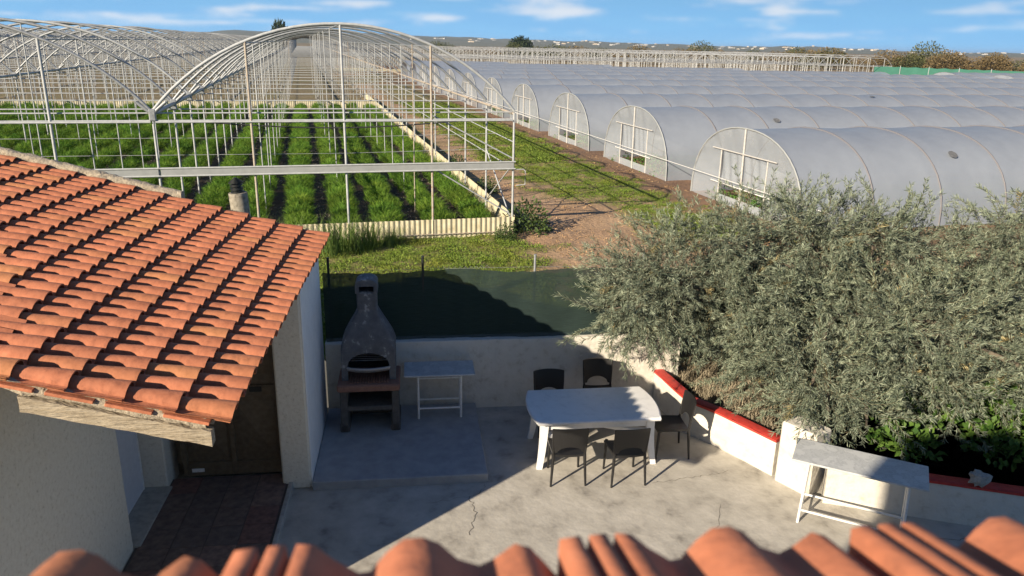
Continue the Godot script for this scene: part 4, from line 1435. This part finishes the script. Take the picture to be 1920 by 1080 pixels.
# ---------------------------------------------------------------- furniture
func build_furniture() -> void:
	# white plastic dining table with bowed ends
	var t := thing("dining_table", "white plastic garden table with bowed ends and splayed legs", "table", cy(2.37, 9.35), YC)
	var mb := MB.new()
	var outline := func(grow: float) -> PackedVector2Array:
		var p := PackedVector2Array()
		var hx := .915 + grow
		var hz := .50 + grow
		for i in 13:
			var s := lerpf(-1, 1, i / 12.0)
			p.append(Vector2(hx - .015 - .085 * s * s * .95, s * hz))
		for i in 13:
			var s := lerpf(1, -1, i / 12.0)
			p.append(Vector2(-(hx - .015 - .085 * s * s * .95), s * hz))
		return p
	var ring := func(grow: float, y: float) -> Array:
		var r := []
		for p: Vector2 in outline.call(grow): r.append(Vector3(p.x, y, -p.y))
		return r
	mb.grid([ring.call(-.02, .668), ring.call(0.0, .675), ring.call(.004, .70), ring.call(-.004, .715), ring.call(-.018, .72)], true)
	var top: Array = ring.call(-.018, .72)
	for i in range(1, top.size() - 1): mb.tri(top[0], top[i], top[i + 1])
	var bot: Array = ring.call(-.02, .668)
	for i in range(1, bot.size() - 1): mb.tri(bot[0], bot[i + 1], bot[i])
	part("tabletop", mb, M.whiteplastic, t)
	for sx: float in [-1, 1]:
		for sz: float in [-1, 1]:
			mb = MB.new()
			var rows := []
			for i in 6:
				var u := i / 5.0
				var c := Vector3(sx * lerpf(.72, .78, u * u), lerpf(.672, 0.0, u), sz * lerpf(.36, .42, u * u))
				var h := lerpf(.055, .036, u)
				var row := []
				for q in [[-1, -1], [-.7, -1], [.7, -1], [1, -1], [1, 1], [.7, 1], [-.7, 1], [-1, 1]]:
					row.append(c + Vector3(q[0] * h, 0, q[1] * h * .8))
				rows.append(row)
			mb.flatgrid(rows, true)
			for k in range(1, 7): mb.tri(rows[5][0], rows[5][k], rows[5][k + 1])
			part("leg", mb, M.whiteplastic, t)
	mb = MB.new()
	for s: float in [-1, 1]:
		mb.box(Vector3(0, .60, s * .36), Vector3(1.36, .12, .02), Basis.IDENTITY, .004)
		mb.box(Vector3(s * .70, .60, 0), Vector3(.02, .12, .68), Basis.IDENTITY, .004)
	part("apron", mb, M.whiteplastic, t)
	mb = MB.new()
	for s: float in [-1, 1]:
		mb.box(Vector3(0, .44, 0), Vector3(1.52, .07, .10), Basis(Vector3.UP, s * .46), .012)
	part("cross_brace", mb, M.whiteplastic, t)
	# chairs
	var c0 := make_chair()
	var spots := [[Vector3(.75, 0, -8.88), 5.0, "black chair with its back to the viewer at the table's left end"], [Vector3(1.51, 0, -8.90), 9.0, "black chair with its back to the viewer at the table's right half"], [Vector3(2.22, 0, -9.59), 96.0, "black chair at the table's end beside the low red-topped wall"], [cy(1.92, 9.98), 187.5, "black chair behind the table, farther from the olive branches"], [cy(2.72, 10.32), 184.0, "black chair behind the table, partly under the olive branches"]]
	for i in spots.size():
		var c: Node3D = c0 if i == 0 else c0.duplicate()
		if i > 0:
			put(c, "garden_chair")
		c.position = spots[i][0]
		c.rotation.y = deg_to_rad(spots[i][1])
		tag(c, spots[i][2], "chair", "black chairs round the dining table")
	# marble-topped side tables on white metal frames
	var s1 := thing("side_table", "marble-topped table on white metal legs beside the barbecue", "table", cy(.32, 10.43, .12), YC)
	marble_table(s1, 1.02, .52, .73, .62, .30, 0.0)
	var s2 := thing("side_table", "long marble-topped table on white metal legs against the low wall", "table", cy(5.07, 7.31), YC - 33.6)
	marble_table(s2, 1.43, .58, .85, 1.06, .26, .09)
	build_barbecue()

func marble_table(t: Node3D, w: float, d: float, h: float, legw: float, legd: float, splay: float) -> void:
	var mb := MB.new()
	mb.box(Vector3(0, h - .0125, 0), Vector3(w, .025, d), Basis.IDENTITY, .004)
	part("marble_top", mb, M.marble, t)
	for sx: float in [-1, 1]:
		for sz: float in [-1, 1]:
			mb = MB.new()
			mb.tube([Vector3(sx * legw / 2, h - .03, sz * (legd / 2)), Vector3(sx * (legw / 2 + splay * .3), 0, sz * (legd / 2 + splay))], .017, 8)
			part("leg", mb, M.whitemetal, t)
		mb = MB.new()
		mb.tube([Vector3(sx * legw / 2, h - .04, -legd / 2), Vector3(sx * legw / 2, h - .04, legd / 2)], .014, 6)
		mb.tube([Vector3(sx * (legw / 2 + splay * .2), .14, -legd / 2 - splay * .7), Vector3(sx * (legw / 2 + splay * .2), .14, legd / 2 + splay * .7)], .013, 6)
		part("end_stretcher", mb, M.whitemetal, t)
	for sz: float in [-1, 1]:
		mb = MB.new()
		mb.tube([Vector3(-legw / 2, h - .09, sz * legd / 2), Vector3(legw / 2, h - .09, sz * legd / 2)], .014, 6)
		part("rail", mb, M.whitemetal, t)
		mb = MB.new()
		mb.tube([Vector3(-legw / 2 - splay * .2, .16, sz * (legd / 2 + splay * .7)), Vector3(legw / 2 + splay * .2, .16, sz * (legd / 2 + splay * .7))], .015, 6)
		part("stretcher", mb, M.whitemetal, t)

func make_chair() -> Node3D:
	var t := thing("garden_chair", "", "")
	# seat
	var mb := MB.new()
	var rows := []
	for i in 9:
		var row := []
		var z := lerpf(-.22, .21, i / 8.0)
		var hw := lerpf(.225, .205, i / 8.0)
		for k in 9:
			var s := lerpf(-1, 1, k / 8.0)
			row.append(Vector3(s * hw, .455 - .012 * (1.0 - s * s) - .02 * pow(maxf(0.0, -z - .15) / .07, 2.0) - .008 * i / 8.0, z))
		rows.append(row)
	mb.grid(rows, false, true)
	var under := []
	for row in rows:
		var u := []
		for p: Vector3 in row: u.append(p - Vector3(0, .03, 0))
		under.append(u)
	mb.grid(under)
	var edge := []
	for lst in [rows, under]:
		var e := []
		for k in 9: e.append(lst[0][k])
		for i in range(1, 9): e.append(lst[i][8])
		for k in range(7, -1, -1): e.append(lst[8][k])
		for i in range(7, 0, -1): e.append(lst[i][0])
		edge.append(e)
	mb.flatgrid(edge, true)
	part("seat", mb, M.blackplastic, t)
	# curved backrest with an arched opening at its foot
	mb = MB.new()
	var poly := PackedVector2Array()
	for i in 11:
		var s := lerpf(-1, 1, i / 10.0)
		poly.append(Vector2(s * .222, .835 + .012 * (1.0 - s * s)))
	poly.append(Vector2(.215, .66)); poly.append(Vector2(.205, .48)); poly.append(Vector2(.165, .48))
	for i in 11:
		var g := PI * i / 10.0
		poly.append(Vector2(.155 * cos(g), .49 + .085 * sin(g)))
	poly.append(Vector2(-.165, .48)); poly.append(Vector2(-.205, .48)); poly.append(Vector2(-.215, .66))
	var bend := func(p: Vector2, d: float) -> Vector3:
		return Vector3(p.x, p.y, .205 + (p.y - .45) * .17 + .030 - .8 * p.x * p.x + d)
	# split into narrow strips so that the sheet can bend
	for i in 12:
		var x0 := lerpf(-.23, .23, i / 12.0)
		var x1 := lerpf(-.23, .23, (i + 1) / 12.0)
		var strip := PackedVector2Array([Vector2(x0, .4), Vector2(x1, .4), Vector2(x1, .9), Vector2(x0, .9)])
		for q in Geometry2D.intersect_polygons(poly, strip):
			var ids := Geometry2D.triangulate_polygon(q)
			for e in range(0, ids.size(), 3):
				mb.tri(bend.call(q[ids[e]], .009), bend.call(q[ids[e + 1]], .009), bend.call(q[ids[e + 2]], .009))
				mb.tri(bend.call(q[ids[e]], -.009), bend.call(q[ids[e + 2]], -.009), bend.call(q[ids[e + 1]], -.009))
	for i in poly.size():
		var p := poly[i]
		var q := poly[(i + 1) % poly.size()]
		mb.quad(bend.call(p, -.009), bend.call(p, .009), bend.call(q, .009), bend.call(q, -.009))
	part("backrest", mb, M.blackplastic, t)
	for e in [[-.195, -.20, -.205, -.225], [.195, -.20, .205, -.225], [-.2, .2, -.225, .235], [.2, .2, .225, .235]]:
		mb = MB.new()
		mb.tube([Vector3(e[0], .45, e[1]), Vector3(lerpf(e[0], e[2], .5), .22, lerpf(e[1], e[3], .5)), Vector3(e[2], 0, e[3])], .022, 8, .014)
		part("leg", mb, M.blackplastic, t)
	mb = MB.new()
	for s: float in [-1, 1]:
		mb.tube([Vector3(s * .2, .44, .205), bend.call(Vector2(s * .215, .66), 0.0), bend.call(Vector2(s * .222, .83), 0.0)], .018, 6, .011)
	part("back_frame", mb, M.blackplastic, t)
	return t

func build_barbecue() -> void:
	var o := thing("masonry_barbecue", "tall grey masonry barbecue with tapered hood and chimney in the corner", "barbecue", cy(-.67, 10.24, .12), YC)
	var mb := MB.new()
	for s: float in [-1, 1]:
		var lg := part("side_support", MB_box(Vector3(s * .355, .33, .02), Vector3(.10, .66, .56), .012), M.bbqbase, o)
		part("foot_block", MB_box(Vector3(s * .355, .06, -.0), Vector3(.13, .12, .60), .012), M.bbqbase, lg)
	part("lower_shelf", MB_box(Vector3(0, .36, .04), Vector3(.62, .07, .52), .012), M.bbqbase, o)
	part("back_panel", MB_box(Vector3(0, .36, -.27), Vector3(.62, .70, .04), .006), M.bbqbase, o)
	part("hearth_slab", MB_box(Vector3(0, .71, .06), Vector3(.86, .10, .68), .018), M.bbqshelf, o)
	# hearth walls: arched front, sides, back
	mb = MB.new()
	var poly := PackedVector2Array([Vector2(-.37, .76), Vector2(-.37, 1.20), Vector2(.37, 1.20), Vector2(.37, .76), Vector2(.285, .76), Vector2(.285, .98)])
	for i in 13:
		var g := PI * i / 12.0
		poly.append(Vector2(.285 * cos(g), .98 + .185 * sin(g)))
	poly.append(Vector2(-.285, .98)); poly.append(Vector2(-.285, .76))
	mb.prism(poly, fxy, .16, .22)
	for s: float in [-1, 1]:
		mb.box(Vector3(s * .34, .98, -.05), Vector3(.06, .44, .42))
	mb.box(Vector3(0, .98, -.27), Vector3(.74, .44, .05))
	part("hearth", mb, M.bbq, o)
	part("soot_lining", MB_box(Vector3(0, .97, -.24), Vector3(.61, .42, .008)), M.soot, o)
	# tapered hood
	mb = MB.new()
	var rows := []
	for e in [[1.195, .375, .255, .02, -.04], [1.26, .368, .25, .05, -.04], [1.36, .335, .235, .06, -.045], [1.48, .275, .20, .06, -.055], [1.60, .205, .165, .05, -.07], [1.70, .150, .14, .035, -.08], [1.745, .130, .130, .03, -.08]]:
		var row := []
		var hx: float = e[1]
		var hz: float = e[2]
		var rr: float = e[3]
		for q in 4:
			var sx: float = [1, -1, -1, 1][q]
			var sz: float = [1, 1, -1, -1][q]
			for k in 4:
				var g := deg_to_rad(q * 90.0 + k * 30.0)
				row.append(Vector3(sx * (hx - rr) + rr * cos(g), e[0], -(sx * 0.0) - (sz * (hz - rr) + rr * sin(g)) * -1.0 + e[4]))
		rows.append(row)
	mb.grid(rows, true, true)
	part("hood", mb, M.bbq, o)
	mb = MB.new()
	mb.box(Vector3(0, 1.86, -.08), Vector3(.27, .27, .27), Basis.IDENTITY, .02)
	var neck := part("chimney_neck", mb, M.bbq, o)
	mb = MB.new()
	var cp := PackedVector2Array([Vector2(-.15, 1.985), Vector2(-.15, 2.10)])
	for i in 9:
		var g := PI * (1.0 - i / 8.0)
		cp.append(Vector2(.15 * cos(g), 2.10 + .085 * sin(g)))
	cp.append(Vector2(.15, 1.985)); cp.append(Vector2(.10, 1.985)); cp.append(Vector2(.10, 2.085))
	cp.append(Vector2(-.10, 2.085)); cp.append(Vector2(-.10, 1.985))
	mb.prism(cp, fxy, -.24, .08)
	part("cowl", mb, M.bbq, neck)
	part("cowl_opening", MB_box(Vector3(0, 2.03, -.2), Vector3(.2, .09, .01)), M.soot, neck)
	# grill bars, fire grate and tray lip
	for i in 5:
		mb = MB.new()
		mb.tube([Vector3(-.29, 1.0, -.2 + i * .07), Vector3(.29, 1.0, -.2 + i * .07)], .006, 5)
		part("grill_bar", mb, M.tray, o)
	mb = MB.new()
	var tr := []
	for i in 17:
		var s := lerpf(-1, 1, i / 16.0)
		var z := .22 + .075 * (1.0 - s * s)
		tr.append([Vector3(s * .30, .965, z - .01), Vector3(s * .30, .955, z + .02), Vector3(s * .285, .905, z + .0), Vector3(s * .27, .90, .16)])
	mb.grid(tr)
	part("ash_tray", mb, M.tray, o)
	for i in 15:
		part("hearth_rib", MB_box(Vector3(-.26 + i * .037, .772, .16), Vector3(.018, .022, .34), .003), M.bbqshelf, o)

# ---------------------------------------------------------------- weeds and grass
func blade_mesh(sd: int, count: int, rad: float, h0: float, h1: float, w: float, c0: Color, c1: Color) -> ArrayMesh:
	var r := RandomNumberGenerator.new()
	r.seed = sd
	var mb := MB.new()
	mb.coloured = true
	for i in count:
		var g := r.randf() * TAU
		var q := sqrt(r.randf()) * rad
		var p := Vector3(cos(g) * q, -.02, sin(g) * q)
		var lean := Vector3(r.randfn(0, .35), 0, r.randfn(0, .35))
		var h := r.randf_range(h0, h1)
		var s := Vector3(cos(g + 1.0), 0, sin(g + 1.0)) * w * r.randf_range(.7, 1.3)
		mb.col = c0.lerp(c1, r.randf())
		var m := p + Vector3(0, h * .6, 0) + lean * h * .35
		var e := p + Vector3(0, h, 0) + lean * h * 1.1
		mb.tri(p - s, p + s, m + s * .8); mb.tri(p - s, m + s * .8, m - s * .8)
		mb.tri(m - s * .8, m + s * .8, e)
	return mb.mesh()
func build_weeds() -> void:
	var gm := [leafy_mesh(61, 70, .18, .05, .028, C(.06, .125, .02), C(.22, .29, .06), .8), blade_mesh(62, 46, .16, .04, .11, .0028, C(.07, .14, .025), C(.23, .29, .07))]
	var xf := [[], []]
	var cl := [[], []]
	var tries := 0
	while tries < 60000:
		tries += 1
		var a := rng.randf_range(-14.0, 13.0)
		var b := 10.2 + pow(rng.randf(), 1.7) * 52.0
		var p := fl(a, b)
		var c := to_frame(p, YC)
		if c.y < 11.1 and c.x < right_wall_a(c.y) + .1: continue
		if a < 4.9 and b > 18.6: continue
		var g := greenness(p)
		if rng.randf() > g * g * 1.1: continue
		p.y = ground_y(p) - .01
		var k := 0 if rng.randf() < .6 else 1
		var s := rng.randf_range(.7, 1.35) * (1.0 if b < 30 else 1.5)
		xf[k].append(Transform3D(Basis(Vector3.UP, rng.randf() * TAU).scaled(Vector3(s, s * rng.randf_range(.7, 1.3), s)), p))
		var t := rng.randf_range(.75, 1.2)
		var yl := 1.0 + .35 * maxf(0.0, n1.get_noise_2d(p.x * 1.5, p.z * 1.5 + 30.0))
		cl[k].append(Color(t * yl, t, t * .85))
	for k in 2:
		var o := multi("grass", gm[k], M.leaf, xf[k], cl[k])
		tag(o, ["low yellow-green clover and weeds covering the field track", "short green grass growing along the field track"][k], "grass", "", "stuff")
	# dry straw under the olive
	var sm := blade_mesh(63, 40, .22, .03, .10, .004, C(.24, .205, .15), C(.40, .35, .26))
	var sx := []
	var sc := []
	for i in 1500:
		var p := cy(rng.randf_range(4.0, 6.0), rng.randf_range(9.0, 13.5))
		var c := to_frame(p, YC)
		if c.x < right_wall_a(c.y) + .12: continue
		p.y = ground_y(p) - .01
		sx.append(Transform3D(Basis(Vector3.UP, rng.randf() * TAU).scaled(Vector3.ONE * rng.randf_range(.7, 1.3)), p))
		var t := rng.randf_range(.8, 1.15)
		sc.append(Color(t, t, t))
	tag(multi("dry_grass", sm, M.leaf, sx, sc), "dry straw-coloured grass on the slope under the olive tree", "grass", "", "stuff")
	# pale litter in the furrows and dry bits on the bare track
	var fx := []
	var fc := []
	var flake := leafy_mesh(67, 14, .22, .015, .035, C(.20, .17, .13), C(.50, .47, .40), .7)
	for i in 5200:
		var a := rng.randf_range(-13.0, 12.2)
		var b := 16.0 + pow(rng.randf(), 1.5) * 40.0
		if a < 4.9 and b < 18.6: continue
		var p := fl(a, b)
		if a > 5.0 and greenness(p) > .5: continue
		p.y = ground_y(p) + .002
		fx.append(Transform3D(Basis(Vector3.UP, rng.randf() * TAU).scaled(Vector3.ONE * rng.randf_range(.6, 1.3)), p))
		var t := rng.randf_range(.6, 1.2)
		fc.append(Color(t, t * .95, t * .9) if a < 4.9 else Color(t * 1.05, t * .75, t * .5))
	tag(multi("litter", flake, M.leaf, fx, fc), "pale dry litter and clods on the bare soil of the field", "litter", "", "stuff")
	# weeds: tall grass by the skirt, clump behind the roof, dark shrub at the greenhouse corner, plants under the olive
	var tall := blade_mesh(64, 260, .42, .35, .95, .007, C(.05, .10, .02), C(.15, .22, .06))
	var bushy := leafy_mesh(65, 900, .55, .75, .09, C(.03, .06, .018), C(.09, .13, .045), .45)
	var broad := leafy_mesh(66, 420, .5, .45, .11, C(.03, .075, .015), C(.11, .19, .04), .7)
	for e in [
		["tall_grass", tall, fl(.5, 17.3), 1.1, "tall dark grass clump in front of the skirt, nearest the tiled roof"],
		["tall_grass", tall, fl(1.15, 17.5), .95, "tall dark grass clump in the middle of the corrugated skirt"],
		["tall_grass", tall, fl(1.8, 17.8), .6, "shorter grass clump at the foot of the corrugated skirt"],
		["tall_grass", tall, fl(-1.3, 17.6), 1.0, "bright grass clump sprouting behind the end of the tiled roof"],
		["tall_grass", tall, fl(-.55, 17.9), .9, "grass clump between the roof corner and the corrugated skirt"],
		["weed_bush", bushy, fl(5.35, 18.6), 1.15, "dark leafy bush at the corner post of the central greenhouse"],
		["weed_bush", bushy, fl(4.6, 17.9), .55, "small leafy weed at the right end of the skirt"],
		["weed_bush", bushy, fl(5.5, 24.0), .75, "leafy weeds along the side of the greenhouse near its corner"],
		["weed_bush", bushy, fl(5.5, 29.0), .8, "leafy weeds farther along the side of the greenhouse"],
		["leafy_plant", broad, cy(5.9, 9.0, .45), 1.0, "broad-leaved green plant under the middle of the olive tree"],
		["leafy_plant", broad, cy(6.8, 8.6, .45), 1.0, "broad-leaved green plant in the shade beside the marble table"],
		["leafy_plant", broad, cy(7.6, 8.3, .45), 1.1, "dark broad-leaved plant behind the stone on the wall"],
		["leafy_plant", broad, cy(6.2, 8.1, .45), .8, "low green plant just behind the wall, above the marble table's middle"],
		["leafy_plant", broad, cy(7.2, 7.75, .45), .85, "low green plant just behind the wall, above the marble table's right end"],
		["leafy_plant", broad, cy(8.0, 7.3, .45), .8, "low green plant just behind the wall, right of the stone"],
		["leafy_plant", broad, cy(8.3, 7.9, .45), 1.1, "dark broad-leaved plant at the right edge behind the wall"]]:
		var o := thing(e[0], e[4], "plant", e[2], rng.randf() * 360.0)
		o.position.y = ground_y(e[2]) - .02
		part("foliage", e[1], M.leaf, o, Vector3.ZERO, Basis.from_scale(Vector3.ONE * float(e[3])))
